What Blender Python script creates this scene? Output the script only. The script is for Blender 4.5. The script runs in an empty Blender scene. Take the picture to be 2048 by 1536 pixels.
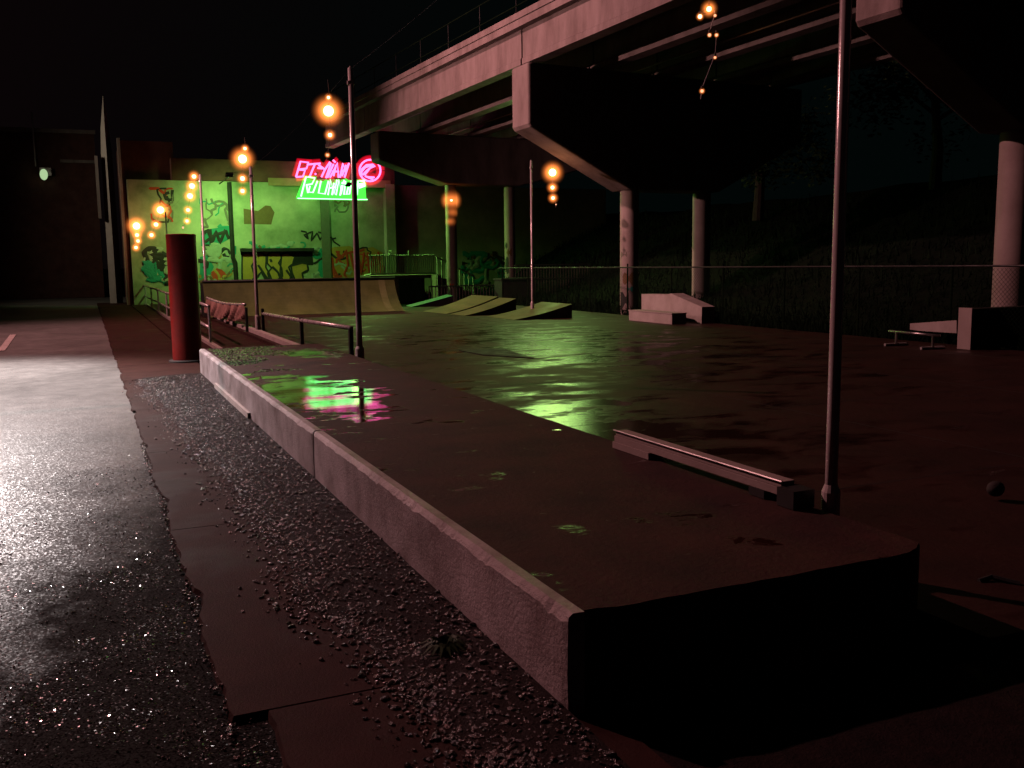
import bpy, math, random
from mathutils import Vector, Matrix, noise
random.seed(7)
scene = bpy.context.scene
C = scene.collection
R = math.radians

# ------------------------------------------------------------ camera
CAMH = 2.2
yaw, pitch, roll, F = 0.41795, 0.1288, -0.013, 1900.0
fw = Vector((math.sin(yaw)*math.cos(pitch), math.cos(yaw)*math.cos(pitch), -math.sin(pitch)))
r0 = Vector((math.cos(yaw), -math.sin(yaw), 0)); u0 = r0.cross(fw)
rt = r0*math.cos(roll) + u0*math.sin(roll)
up = u0*math.cos(roll) - r0*math.sin(roll)
cam = bpy.data.cameras.new('camera'); cam.lens = 36*F/2048; cam.sensor_width = 36
cam.clip_start = 0.05; cam.clip_end = 2000
co = bpy.data.objects.new('camera', cam); C.objects.link(co)
co.matrix_world = Matrix(((rt.x, up.x, -fw.x, 0), (rt.y, up.y, -fw.y, 0), (rt.z, up.z, -fw.z, CAMH), (0, 0, 0, 1)))
scene.camera = co
def ray(px, py): return fw + rt*((px-1024)/F) - up*((py-768)/F)
def atZ(px, py, z):
    d = ray(px, py); t = (z-CAMH)/d.z
    return Vector((0, 0, CAMH)) + d*t
def atY(px, py, Y):
    d = ray(px, py); t = Y/d.y
    return Vector((0, 0, CAMH)) + d*t
def atX(px, py, X):
    d = ray(px, py); t = X/d.x
    return Vector((0, 0, CAMH)) + d*t

# ------------------------------------------------------------ world
w = bpy.data.worlds.new('World'); scene.world = w; w.use_nodes = True
nt = w.node_tree; bg = nt.nodes['Background']
tc = nt.nodes.new('ShaderNodeTexCoord'); sx = nt.nodes.new('ShaderNodeSeparateXYZ')
nt.links.new(tc.outputs['Generated'], sx.inputs[0])
mr = nt.nodes.new('ShaderNodeMapRange'); mr.inputs['From Min'].default_value = 0.45; mr.inputs['From Max'].default_value = -0.35
nt.links.new(sx.outputs['X'], mr.inputs['Value'])
mx = nt.nodes.new('ShaderNodeMix'); mx.data_type = 'RGBA'
mx.inputs[6].default_value = (0.0006, 0.0016, 0.0015, 1); mx.inputs[7].default_value = (0.0034, 0.0010, 0.0014, 1)
nt.links.new(mr.outputs[0], mx.inputs[0]); nt.links.new(mx.outputs[2], bg.inputs['Color'])
bg.inputs['Strength'].default_value = 1.0
scene.view_settings.view_transform = 'Standard'; scene.view_settings.look = 'None'
scene.cycles.diffuse_bounces = 0   # night shadows in the photograph are black
scene.view_settings.exposure = 0; scene.view_settings.gamma = 1

def lamp(name, kind, loc, energy, color, size=0.1, target=None, cone=None, blend=0.4, parent=None):
    l = bpy.data.lights.new(name, kind); l.energy = energy; l.color = color
    if kind == 'AREA': l.size = size
    else: l.shadow_soft_size = size
    if cone: l.spot_size = R(cone); l.spot_blend = blend
    o = bpy.data.objects.new(name, l); C.objects.link(o); o.location = loc
    if target is not None:
        o.rotation_euler = (Vector(target)-Vector(loc)).to_track_quat('-Z', 'Y').to_euler()
    return o
L1 = Vector((-7.0, 40.5, 7.8))      # sodium street lamp beside the road, left of the frame
L2 = Vector((-3.6, 23.5, 8.8))      # cooler lamp shining straight down on the road
G3 = Vector((14.2, 54.6, 6.6))      # added green fill lamp beside the neon sign, for the dock and columns
L4 = Vector((-8.5, 57.0, 10.0))     # added unseen lamp that brightens the far left end of the road
G1 = Vector((7.4, 53.6, 6.9))       # green floodlight washing the building wall
G2 = Vector((22.6, 46.0, 8.2))      # green work light hung under the bridge behind the pier cap
a_ = R(-7); lamp('street_lamp_light', 'SPOT', L1, 8000, (1, 0.50, 0.46), 0.25, (L1.x+20*math.cos(a_), L1.y+20*math.sin(a_), 6.5), 60, 0.6)
L3 = Vector((-14.0, 35.5, 25.0))    # added unseen mast lamp, set high for its light on bridge and ground
lamp('bridge_fill_light', 'SPOT', L3, 28000, (1, 0.43, 0.42), 0.3, (L3.x+20*math.cos(R(-47)), L3.y+20*math.sin(R(-47)), 12), 126, 0.5)
lamp('road_lamp_light', 'SPOT', L2, 13000, (1.0, 0.90, 0.88), 0.5, (L2.x-1.0, L2.y-3.5, 0), 100, 0.7)
lamp('wall_flood_light', 'SPOT', G1+Vector((0, 0.12, -0.12)), 1250, (0.42, 1.0, 0.22), 0.25, (8.6, 58, 2.6), 150, 0.9)
lamp('dock_fill_light', 'SPOT', G3+Vector((0, 0, -0.2)), 1900, (0.38, 1.0, 0.16), 0.3, (17.5, 51, 1), 130, 0.8)
lamp('far_fill_light', 'SPOT', L4, 1300, (0.95, 0.85, 0.6), 0.25, (-1.0, 62, 7.5), 95, 0.8)
lamp('bridge_flood_light', 'SPOT', G2+Vector((0, 0, -0.2)), 1250, (0.55, 1.0, 0.25), 2.0, (17, 38, 0), 140, 0.7)

# ------------------------------------------------------------ helpers
def tag(o, label=None, cat=None, group=None, kind=None):
    if label: o['label'] = label
    if cat: o['category'] = cat
    if group: o['group'] = group
    if kind: o['kind'] = kind
    return o
def empty(name, loc, label, cat, group=None):
    o = bpy.data.objects.new(name, None); C.objects.link(o); o.location = loc; o.empty_display_size = 0.2
    return tag(o, label, cat, group)
class MB:
    def __init__(s): s.v = []; s.f = []; s.mi = []; s.m = 0
    def poly(s, pts):
        n = len(s.v); s.v += [tuple(p) for p in pts]; s.f.append(tuple(range(n, n+len(pts)))); s.mi.append(s.m)
    def box(s, x0, y0, z0, x1, y1, z1, M=None):
        n = len(s.v)
        P = [Vector(p) for p in ((x0,y0,z0),(x1,y0,z0),(x1,y1,z0),(x0,y1,z0),(x0,y0,z1),(x1,y0,z1),(x1,y1,z1),(x0,y1,z1))]
        if M: P = [M @ p for p in P]
        s.v += [tuple(p) for p in P]
        for f in ((0,3,2,1),(4,5,6,7),(0,1,5,4),(1,2,6,5),(2,3,7,6),(3,0,4,7)):
            s.f.append(tuple(n+i for i in f)); s.mi.append(s.m)
    def prism(s, pts, d):            # closed polygon swept along d
        n = len(s.v); k = len(pts); d = Vector(d)
        s.v += [tuple(p) for p in pts] + [tuple(Vector(p)+d) for p in pts]
        s.f.append(tuple(range(n, n+k))[::-1]); s.f.append(tuple(range(n+k, n+2*k))); s.mi += [s.m]*2
        for i in range(k):
            j = (i+1) % k
            s.f.append((n+i, n+j, n+k+j, n+k+i)); s.mi.append(s.m)
    def tube(s, pts, r, seg=8, cap=True):
        pts = [Vector(p) for p in pts]; n0 = len(s.v)
        rs = r if isinstance(r, (list, tuple)) else [r]*len(pts)
        a = None
        for i, p in enumerate(pts):
            d = (pts[min(i+1, len(pts)-1)] - pts[max(i-1, 0)]).normalized()
            if a is None:
                a = d.cross(Vector((0, 0, 1)));
                if a.length < 0.05: a = d.cross(Vector((0, 1, 0)))
            a = (a - d*a.dot(d)).normalized(); b = d.cross(a)
            for k in range(seg):
                t = 2*math.pi*k/seg
                s.v.append(tuple(p + a*(math.cos(t)*rs[i]) + b*(math.sin(t)*rs[i])))
        for i in range(len(pts)-1):
            for k in range(seg):
                k2 = (k+1) % seg; o = n0+i*seg
                s.f.append((o+k, o+k2, o+seg+k2, o+seg+k)); s.mi.append(s.m)
        if cap:
            s.f.append(tuple(range(n0, n0+seg))[::-1]); e = n0+(len(pts)-1)*seg
            s.f.append(tuple(range(e, e+seg))); s.mi += [s.m]*2
    def sphere(s, c, r, nu=14, nv=8, sc=(1,1,1)):
        n0 = len(s.v); c = Vector(c)
        for i in range(nv+1):
            t = math.pi*i/nv
            for k in range(nu):
                p = 2*math.pi*k/nu
                s.v.append((c.x+r*sc[0]*math.sin(t)*math.cos(p), c.y+r*sc[1]*math.sin(t)*math.sin(p), c.z+r*sc[2]*math.cos(t)))
        for i in range(nv):
            for k in range(nu):
                k2 = (k+1) % nu
                s.f.append((n0+i*nu+k, n0+(i+1)*nu+k, n0+(i+1)*nu+k2, n0+i*nu+k2)); s.mi.append(s.m)
    def build(s, name, mats, parent=None, smooth=False):
        me = bpy.data.meshes.new(name)
        org = Vector(parent.location) if parent is not None and parent.parent is None and parent.type == 'EMPTY' else None
        base = org
        if parent is not None and base is None:
            base = Vector(parent.get('_o', (0, 0, 0)))
        if base is None:
            base = Vector((0, 0, 0))
        vs = [tuple(Vector(v)-base) for v in s.v]
        me.from_pydata(vs, [], s.f)
        if not isinstance(mats, (list, tuple)): mats = [mats]
        for m in mats: me.materials.append(m)
        if len(mats) > 1: me.polygons.foreach_set('material_index', s.mi)
        if smooth: me.polygons.foreach_set('use_smooth', [True]*len(me.polygons))
        me.validate(); me.update()
        o = bpy.data.objects.new(name, me); C.objects.link(o)
        if parent is not None:
            o.parent = parent
        o_base[o.name] = base
        return o
o_base = {}
def sub(mb, name, mats, part, root, smooth=False):
    """a sub-part: mesh in root coordinates, parented to the part"""
    o = mb.build(name, mats, root, smooth); o.parent = part; return o
def one(mb, name, mats, label, cat, group=None, smooth=False, kind=None, origin=None):
    if origin is not None:
        org = Vector(origin); mb.v = [tuple(Vector(v)-org) for v in mb.v]
    o = mb.build(name, mats, None, smooth)
    if origin is not None: o.location = org
    return tag(o, label, cat, group, kind)

# ------------------------------------------------------------ materials
def mk(name):
    m = bpy.data.materials.new(name); m.use_nodes = True
    return m, m.node_tree, m.node_tree.nodes['Principled BSDF']
def ramp(nt, a, b, fac, lo=0.0, hi=1.0):
    r = nt.nodes.new('ShaderNodeMapRange'); r.inputs['From Min'].default_value = lo; r.inputs['From Max'].default_value = hi
    nt.links.new(fac, r.inputs['Value'])
    m = nt.nodes.new('ShaderNodeMix'); m.data_type = 'RGBA'; m.inputs[6].default_value = (*a, 1); m.inputs[7].default_value = (*b, 1)
    nt.links.new(r.outputs[0], m.inputs[0]); return m.outputs[2]
def nz(nt, scale, detail=4, rough=0.6, stretch=None, vec=None, dist=0):
    n = nt.nodes.new('ShaderNodeTexNoise'); n.inputs['Scale'].default_value = scale; n.inputs['Detail'].default_value = detail
    n.inputs['Roughness'].default_value = rough; n.inputs['Distortion'].default_value = dist
    if vec is None:
        t = nt.nodes.new('ShaderNodeNewGeometry'); vec = t.outputs['Position']
    if stretch:
        mp = nt.nodes.new('ShaderNodeMapping'); mp.inputs['Scale'].default_value = stretch
        nt.links.new(vec, mp.inputs['Vector']); vec = mp.outputs[0]
    nt.links.new(vec, n.inputs['Vector']); return n.outputs['Fac']
def surf(name, a, b, scale=2.0, rough=(0.6, 0.85), bump=0.3, bscale=40, lo=0.35, hi=0.65, metal=0, spec=0.5, dist=0.02, stretch=None):
    m, nt, bs = mk(name)
    f = nz(nt, scale, 6, 0.65, stretch)
    nt.links.new(ramp(nt, a, b, f, lo, hi), bs.inputs['Base Color'])
    f2 = nz(nt, scale*0.7+0.3, 4)
    rr = nt.nodes.new('ShaderNodeMapRange'); rr.inputs['From Min'].default_value = 0.35; rr.inputs['From Max'].default_value = 0.65
    rr.inputs['To Min'].default_value = rough[0]; rr.inputs['To Max'].default_value = rough[1]
    nt.links.new(f2, rr.inputs['Value']); nt.links.new(rr.outputs[0], bs.inputs['Roughness'])
    bs.inputs['Metallic'].default_value = metal; bs.inputs['Specular IOR Level'].default_value = spec
    if bump:
        f3 = nz(nt, bscale, 5, 0.7)
        bp = nt.nodes.new('ShaderNodeBump'); bp.inputs['Strength'].default_value = bump; bp.inputs['Distance'].default_value = dist
        nt.links.new(f3, bp.inputs['Height']); nt.links.new(bp.outputs[0], bs.inputs['Normal'])
    return m
def glow(name, col, s):
    m = bpy.data.materials.new(name); m.use_nodes = True; nt = m.node_tree; nt.nodes.remove(nt.nodes['Principled BSDF'])
    e = nt.nodes.new('ShaderNodeEmission'); e.inputs['Color'].default_value = (*col, 1); e.inputs['Strength'].default_value = s
    nt.links.new(e.outputs[0], nt.nodes['Material Output'].inputs['Surface']); return m
def halo_volume(name, col, s, rad=None, power=2.0):
    """halo put round a bulb or neon tube: volume emission, brightest at the middle"""
    m = bpy.data.materials.new(name); m.use_nodes = True; nt = m.node_tree; nt.nodes.remove(nt.nodes['Principled BSDF'])
    e = nt.nodes.new('ShaderNodeEmission'); e.inputs['Color'].default_value = (*col, 1); e.inputs['Strength'].default_value = s
    if rad:
        t = nt.nodes.new('ShaderNodeTexCoord'); l = nt.nodes.new('ShaderNodeVectorMath'); l.operation = 'LENGTH'
        nt.links.new(t.outputs['Object'], l.inputs[0])
        r = nt.nodes.new('ShaderNodeMapRange'); r.inputs['From Min'].default_value = rad; r.inputs['From Max'].default_value = 0
        nt.links.new(l.outputs['Value'], r.inputs['Value'])
        p = nt.nodes.new('ShaderNodeMath'); p.operation = 'POWER'; p.inputs[1].default_value = power
        nt.links.new(r.outputs[0], p.inputs[0])
        q = nt.nodes.new('ShaderNodeMath'); q.operation = 'MULTIPLY'; q.inputs[1].default_value = s
        nt.links.new(p.outputs[0], q.inputs[0]); nt.links.new(q.outputs[0], e.inputs['Strength'])
    nt.links.new(e.outputs[0], nt.nodes['Material Output'].inputs['Volume']); return m

M = {}
M['dark_conc'] = surf('dark_concrete', (0.02, 0.016, 0.016), (0.045, 0.036, 0.034), 2, (0.7, 0.9), 0.5, 20)
M['concrete'] = surf('concrete', (0.34, 0.27, 0.25), (0.46, 0.38, 0.36), 0.7, (0.55, 0.8), 0.25, 25)
M['bridge'] = surf('bridge_concrete', (0.20, 0.15, 0.14), (0.38, 0.30, 0.29), 0.9, (0.6, 0.85), 0.35, 14, lo=0.3, hi=0.62, stretch=(1.5, 1.5, 0.45))
M['pale'] = surf('pale_paint', (0.42, 0.35, 0.33), (0.55, 0.48, 0.46), 2.5, (0.5, 0.7), 0.2, 30)
M['dark'] = surf('dark_rubber', (0.012, 0.013, 0.012), (0.02, 0.02, 0.02), 4, (0.5, 0.8), 0.1, 30)
M['steel'] = surf('galvanised_steel', (0.35, 0.33, 0.33), (0.5, 0.47, 0.47), 3, (0.25, 0.4), 0.06, 60, metal=0.9)
M['pole'] = surf('painted_pole', (0.62, 0.54, 0.54), (0.75, 0.66, 0.66), 3, (0.14, 0.26), 0.05, 60, metal=0.15)
M['white_rail'] = surf('worn_white_rail', (0.45, 0.42, 0.42), (0.7, 0.66, 0.66), 6, (0.2, 0.35), 0.1, 60, metal=0.3)
M['red'] = surf('red_paint', (0.30, 0.008, 0.005), (0.20, 0.007, 0.005), 3, (0.35, 0.55), 0.2, 25)
M['ply'] = surf('worn_plywood', (0.085, 0.115, 0.028), (0.15, 0.185, 0.05), 1.2, (0.5, 0.75), 0.15, 18, stretch=(1, 0.25, 1))
M['wall'] = surf('painted_block_wall', (0.20, 0.24, 0.14), (0.60, 0.60, 0.42), 0.40, (0.6, 0.85), 0.3, 12, lo=0.32, hi=0.66)
M['brown'] = surf('brown_brick', (0.10, 0.035, 0.03), (0.16, 0.06, 0.05), 1.5, (0.7, 0.9), 0.4, 14)
M['lit_fascia'] = surf('sign_lit_fascia', (0.30, 0.22, 0.10), (0.4, 0.3, 0.15), 2, (0.6, 0.8), 0.2, 14)
M['hide'] = surf('hill_soil', (0.005, 0.008, 0.006), (0.009, 0.013, 0.008), 1.0, (0.9, 1.0), 0.6, 6, spec=0.05)
M['leaf'] = surf('leaf', (0.015, 0.04, 0.012), (0.035, 0.065, 0.018), 2.0, (0.5, 0.7), 0, 1, spec=0.2)
M['weeds'] = surf('wet_weeds', (0.004, 0.011, 0.006), (0.010, 0.020, 0.009), 2.0, (0.9, 1.0), 0, 1, spec=0.05)
M['bark'] = surf('bark', (0.02, 0.015, 0.012), (0.035, 0.028, 0.02), 6, (0.8, 0.95), 0.6, 20)
M['cord'] = surf('black_cord', (0.10, 0.09, 0.09), (0.16, 0.14, 0.14), 6, (0.4, 0.5), 0, 20)
M['tarp'] = surf('pink_tarpaulin', (0.42, 0.22, 0.19), (0.55, 0.33, 0.28), 3.5, (0.35, 0.5), 0.2, 12)
M['moss'] = surf('moss', (0.05, 0.22, 0.015), (0.14, 0.34, 0.03), 5, (0.6, 0.9), 0.5, 30)
M['mint2'] = surf('faded_plywood', (0.16, 0.19, 0.06), (0.22, 0.25, 0.09), 3, (0.5, 0.7), 0.1, 18)
def paint(name, c): return surf(name, tuple(x*0.85 for x in c), c, 5, (0.55, 0.8), 0.1, 20)
M['ink'] = paint('black_spray_paint', (0.03, 0.03, 0.03)); M['teal'] = paint('teal_spray_paint', (0.03, 0.35, 0.28))
M['yellow'] = paint('yellow_spray_paint', (0.62, 0.36, 0.08)); M['rust'] = paint('red_spray_paint', (0.75, 0.07, 0.03))
M['patch'] = paint('brown_patch_paint', (0.22, 0.13, 0.06)); M['grey'] = paint('grey_paint', (0.22, 0.2, 0.16)); M['mint'] = paint('mint_paint', (0.5, 0.55, 0.45))

# wet ground materials: puddled patches are smooth, damp ones rough
def wet(name, a, b, scale, masks, rw=0.10, rd=0.5, bump=0.35, bscale=30, th=(0.5, 0.6), mscale=0.35, dist=0.01, mstretch=(1, 1, 1), spec=0.5, calm=0.18):
    m, nt, bs = mk(name)
    f = nz(nt, scale, 7, 0.7)
    base = ramp(nt, a, b, f, 0.32, 0.68)
    g = nt.nodes.new('ShaderNodeNewGeometry')
    n1 = nz(nt, mscale, 6, 0.62, mstretch, dist=0.3)
    cur = n1
    for (cx, cy, rx, ry, amp) in masks:
        mp = nt.nodes.new('ShaderNodeMapping'); mp.vector_type = 'TEXTURE'
        mp.inputs['Location'].default_value = (cx, cy, 0); mp.inputs['Scale'].default_value = (rx, ry, 1e6)
        nt.links.new(g.outputs['Position'], mp.inputs['Vector'])
        l = nt.nodes.new('ShaderNodeVectorMath'); l.operation = 'LENGTH'; nt.links.new(mp.outputs[0], l.inputs[0])
        r = nt.nodes.new('ShaderNodeMapRange'); r.inputs['From Min'].default_value = 1; r.inputs['From Max'].default_value = 0
        r.inputs['To Min'].default_value = 0; r.inputs['To Max'].default_value = amp
        nt.links.new(l.outputs['Value'], r.inputs['Value'])
        ad = nt.nodes.new('ShaderNodeMath'); ad.operation = 'ADD'; nt.links.new(cur, ad.inputs[0]); nt.links.new(r.outputs[0], ad.inputs[1]); cur = ad.outputs[0]
    k = nt.nodes.new('ShaderNodeMapRange'); k.inputs['From Min'].default_value = th[0]; k.inputs['From Max'].default_value = th[1]
    nt.links.new(cur, k.inputs['Value'])
    dk = nt.nodes.new('ShaderNodeMix'); dk.data_type = 'RGBA'; dk.blend_type = 'MULTIPLY'; dk.inputs[7].default_value = (0.6, 0.6, 0.6, 1)
    nt.links.new(k.outputs[0], dk.inputs[0]); nt.links.new(base, dk.inputs[6]); nt.links.new(dk.outputs[2], bs.inputs['Base Color'])
    rr = nt.nodes.new('ShaderNodeMapRange'); rr.inputs['To Min'].default_value = rd; rr.inputs['To Max'].default_value = rw
    nt.links.new(k.outputs[0], rr.inputs['Value']); nt.links.new(rr.outputs[0], bs.inputs['Roughness'])
    bs.inputs['Specular IOR Level'].default_value = spec
    h = nz(nt, bscale, 5, 0.7)
    bp = nt.nodes.new('ShaderNodeBump'); bp.inputs['Distance'].default_value = dist
    st = nt.nodes.new('ShaderNodeMapRange'); st.inputs['To Min'].default_value = bump; st.inputs['To Max'].default_value = bump*calm
    nt.links.new(k.outputs[0], st.inputs['Value']); nt.links.new(st.outputs[0], bp.inputs['Strength'])
    nt.links.new(h, bp.inputs['Height']); nt.links.new(bp.outputs[0], bs.inputs['Normal'])
    return m
pc = atZ(680, 805, 0.51); pd = atZ(625, 706, 0.51)
M['slabtop'] = wet('damp_slab_concrete', (0.020, 0.006, 0.004), (0.056, 0.017, 0.012), 1.6,
    [(pc.x-0.15, pc.y+0.9, 1.15, 3.4, 0.38), (pd.x, pd.y, 0.8, 1.6, 0.32)], rw=0.035, rd=0.8, bump=1.0, calm=0.035, th=(0.62, 0.67), mscale=2.0, bscale=22, mstretch=(0.8, 1.5, 1), spec=0.35)
fc = atZ(1130, 690, 0.08); fd = atZ(1150, 850, 0.08)
M['floor'] = wet('wet_floor_concrete', (0.020, 0.0065, 0.0045), (0.046, 0.015, 0.011), 0.8,
    [(fc.x, fc.y, 5.5, 12, 0.22), (fd.x, fd.y, 3.0, 6, 0.25)], rw=0.2, rd=0.6, th=(0.56, 0.70), mscale=1.0, bscale=9, bump=0.9, dist=0.012, mstretch=(0.8, 1.5, 1), spec=0.33)
M['asphalt'] = wet('wet_asphalt', (0.16, 0.155, 0.15), (0.27, 0.26, 0.25), 3.0, [], rw=0.33, rd=0.42, th=(0.4, 0.7), mscale=0.35, bscale=75, bump=1.0, dist=0.03, spec=1.0)
def facets(m, scale, k, r0, r1, mix_scale, th, dark=None):
    # coarse wet aggregate: every grain is a small mirror tilted its own way, some wet, some dull
    nt = m.node_tree; bs = nt.nodes['Principled BSDF']; g = nt.nodes.new('ShaderNodeNewGeometry')
    v = nt.nodes.new('ShaderNodeTexVoronoi'); v.inputs['Scale'].default_value = scale; nt.links.new(g.outputs['Position'], v.inputs['Vector'])
    a = nt.nodes.new('ShaderNodeVectorMath'); a.operation = 'SUBTRACT'; a.inputs[1].default_value = (0.5, 0.5, 0.5); nt.links.new(v.outputs['Color'], a.inputs[0])
    b = nt.nodes.new('ShaderNodeVectorMath'); b.operation = 'SCALE'; b.inputs['Scale'].default_value = k; nt.links.new(a.outputs[0], b.inputs[0])
    c = nt.nodes.new('ShaderNodeVectorMath'); c.operation = 'ADD'; nt.links.new(b.outputs[0], c.inputs[0]); nt.links.new(g.outputs['Normal'], c.inputs[1])
    d = nt.nodes.new('ShaderNodeVectorMath'); d.operation = 'NORMALIZE'; nt.links.new(c.outputs[0], d.inputs[0])
    nt.links.new(d.outputs[0], bs.inputs['Normal'])
    n = nz(nt, mix_scale, 5, 0.7)
    w_ = nt.nodes.new('ShaderNodeTexWhiteNoise'); w_.noise_dimensions = '3D'; nt.links.new(v.outputs['Position'], w_.inputs['Vector'])
    e = nt.nodes.new('ShaderNodeMath'); e.operation = 'MULTIPLY_ADD'; e.inputs[1].default_value = 0.5; nt.links.new(w_.outputs['Value'], e.inputs[0]); nt.links.new(n, e.inputs[2])
    r = nt.nodes.new('ShaderNodeMapRange'); r.inputs['From Min'].default_value = th-0.03; r.inputs['From Max'].default_value = th+0.03
    r.inputs['To Min'].default_value = r1; r.inputs['To Max'].default_value = r0
    nt.links.new(e.outputs[0], r.inputs['Value']); nt.links.new(r.outputs[0], bs.inputs['Roughness'])
    q = nt.nodes.new('ShaderNodeMapRange'); q.inputs['From Min'].default_value = th-0.03; q.inputs['From Max'].default_value = th+0.03
    q.inputs['To Min'].default_value = 0.08; q.inputs['To Max'].default_value = 1.0
    nt.links.new(e.outputs[0], q.inputs['Value']); nt.links.new(q.outputs[0], bs.inputs['Specular IOR Level'])
facets(M['asphalt'], 90, 0.36, 0.34, 0.5, 0.5, 0.50)
def near_surface(m):     # coarser near patch of road; the lamp pool's fade is painted into the colour
    nt = m.node_tree; a = nt.nodes['Principled BSDF']; a.name = 'far_road'; 
    b = nt.nodes.new('ShaderNodeBsdfPrincipled'); b.name = 'Principled BSDF'
    b.inputs['Base Color'].default_value = (0.008, 0.0078, 0.0068, 1)
    facets(m, 115, 0.9, 0.10, 0.85, 1.3, 0.98)
    g = nt.nodes.new('ShaderNodeNewGeometry'); sp = nt.nodes.new('ShaderNodeSeparateXYZ'); nt.links.new(g.outputs['Position'], sp.inputs[0])
    n = nz(nt, 0.8, 8, 0.75); q = nt.nodes.new('ShaderNodeMath'); q.operation = 'MULTIPLY_ADD'; q.inputs[1].default_value = 9
    nt.links.new(n, q.inputs[0]); nt.links.new(sp.outputs['Y'], q.inputs[2])
    x = nt.nodes.new('ShaderNodeMath'); x.operation = 'MULTIPLY_ADD'; x.inputs[1].default_value = -3.2
    nt.links.new(sp.outputs['X'], x.inputs[0]); nt.links.new(q.outputs[0], x.inputs[2])
    r = nt.nodes.new('ShaderNodeMapRange'); r.inputs['From Min'].default_value = 11.3; r.inputs['From Max'].default_value = 16.5
    nt.links.new(x.outputs[0], r.inputs['Value'])
    mx = nt.nodes.new('ShaderNodeMixShader'); nt.links.new(r.outputs[0], mx.inputs[0]); nt.links.new(b.outputs[0], mx.inputs[1]); nt.links.new(a.outputs[0], mx.inputs[2])
    nt.links.new(mx.outputs[0], nt.nodes['Material Output'].inputs['Surface'])
near_surface(M['asphalt'])
M['sidewalk'] = wet('sidewalk_concrete', (0.028, 0.009, 0.007), (0.050, 0.018, 0.014), 2.2, [], rw=0.45, rd=0.75, th=(0.5, 0.7), mscale=0.8, bscale=60, bump=0.6, spec=0.15)
M['stone'] = surf('wet_gravel', (0.018, 0.009, 0.008), (0.34, 0.2, 0.18), 26, (0.14, 0.3), 0.5, 110, spec=1.0, lo=0.5, hi=0.72)
M['soil'] = surf('gravel_bed', (0.010, 0.006, 0.006), (0.022, 0.012, 0.011), 9, (0.7, 0.9), 0.9, 45, spec=0.15)  # also on the near ground, where the slab's cast shadow is in its colour

# ------------------------------------------------------------ the setting
def grid(name, x0, x1, y0, y1, nx, ny, zf, mat, jag=0):
    mb = MB(); 
    for j in range(ny+1):
        for i in range(nx+1):
            x = x0+(x1-x0)*i/nx; y = y0+(y1-y0)*j/ny
            mb.v.append((x, y, zf(x, y)))
    for j in range(ny):
        for i in range(nx):
            a = j*(nx+1)+i; mb.f.append((a, a+1, a+nx+2, a+nx+1)); mb.mi.append(0)
    return mb.build(name, mat, None, True)
def hz(x, y):
    e = max(0, x-20.5); t = min(1, e/16)
    return -0.08 + 5.5*t*t*(3-2*t) + (noise.noise(Vector((x*0.25, y*0.25, 0)))*0.5*min(1, e/3) if e > 0 else 0)
tag(grid('ground', -500, 500, -400, 900, 40, 40, lambda x, y: -0.12 if not (20 < x < 60 and -30 < y < 90) else -0.3, M['hide']), kind='structure')
tag(grid('hillside', 18.9, 75, -25, 110, 60, 120, hz, M['hide']), kind='structure')
def sz(x, y): return -0.035 + 0.003*noise.noise(Vector((x*0.8, y*0.8, 3)))
tag(grid('street', -16, 0.72, -6, 62, 70, 260, sz, M['asphalt']), kind='structure')
mb = MB(); mb.box(-6, 62.05, -0.10, 40, 75, -0.03); tag(mb.build('yard', M['asphalt']), kind='structure')
# sidewalk: slabs with open joints and a broken road-side edge
mb = MB(); y = 0.97
while y < 60:
    y1 = y+3.62; n = 46; xe = 0.70 if y < 4 else 0.53
    for i in range(n):
        ya = y+(y1-y)*i/n; yb = y+(y1-y)*(i+1)/n
        def ed(t): 
            q = noise.noise(Vector((t*5.1, 2.2, 0)))*0.022+noise.noise(Vector((t*1.3, 7.7, 0)))*0.03+noise.noise(Vector((t*21, 7.7, 0)))*0.014
            k = math.sin(t*2.1+0.7); return xe+q+(0.10*max(0, k-0.86)*3)
        xa, xb = ed(ya), ed(yb)
        mb.poly([(xa, ya, 0), (2.2, ya, 0), (2.2, yb, 0), (xb, yb, 0)])
        mb.poly([(xa, ya, 0), (xb, yb, 0), (xb-0.02, yb, -0.06), (xa-0.02, ya, -0.06)])
    mb.poly([(xe, y, 0), (xe, y, -0.06), (2.2, y, -0.06), (2.2, y, 0)])
    mb.poly([(xe, y1, 0), (2.2, y1, 0), (2.2, y1, -0.06), (xe, y1, -0.06)])
    y = y1+0.016
tag(mb.build('sidewalk', M['sidewalk']), kind='structure')
mb = MB(); mb.box(4.47, 3.55, -0.08, 18.85, 44, 0.08); tag(mb.build('skate_floor', M['floor']), kind='structure')
mb = MB()
for y in (6.6, 10.7, 14.8, 18.9, 23, 27.1, 31.2, 35.3): mb.box(4.9, y-0.007, 0.079, 18.8, y+0.007, 0.0815)
for x in (8.9, 13.1, 17.2): mb.box(x-0.007, 3.56, 0.079, x+0.007, 39, 0.0822)
tag(mb.build('floor_joints', M['dark']), kind='structure')
mb = MB(); mb.box(2.25, 20.3, -0.09, 4.45, 60, 0.012); tag(mb.build('verge', M['sidewalk']), kind='structure')
mb = MB(); mb.box(0.5, -4, -0.09, 19, 3.54, -0.014); tag(mb.build('near_shadow_ground', M['soil']), kind='structure')  # dark soil sheet; the slab's cast shadow is put into its colour
# painted stripe on the road
mb = MB(); a, b = atZ(2, 700, 0), atZ(26, 668, 0)
d = Vector((0.09, 0.03, 0)); mb.poly([a-d+Vector((0,0,-0.018)), a+d+Vector((0,0,-0.018)), b+d+Vector((0,0,-0.018)), b-d+Vector((0,0,-0.018))])
tag(mb.build('road_marking', M['pale']), kind='structure')

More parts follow.
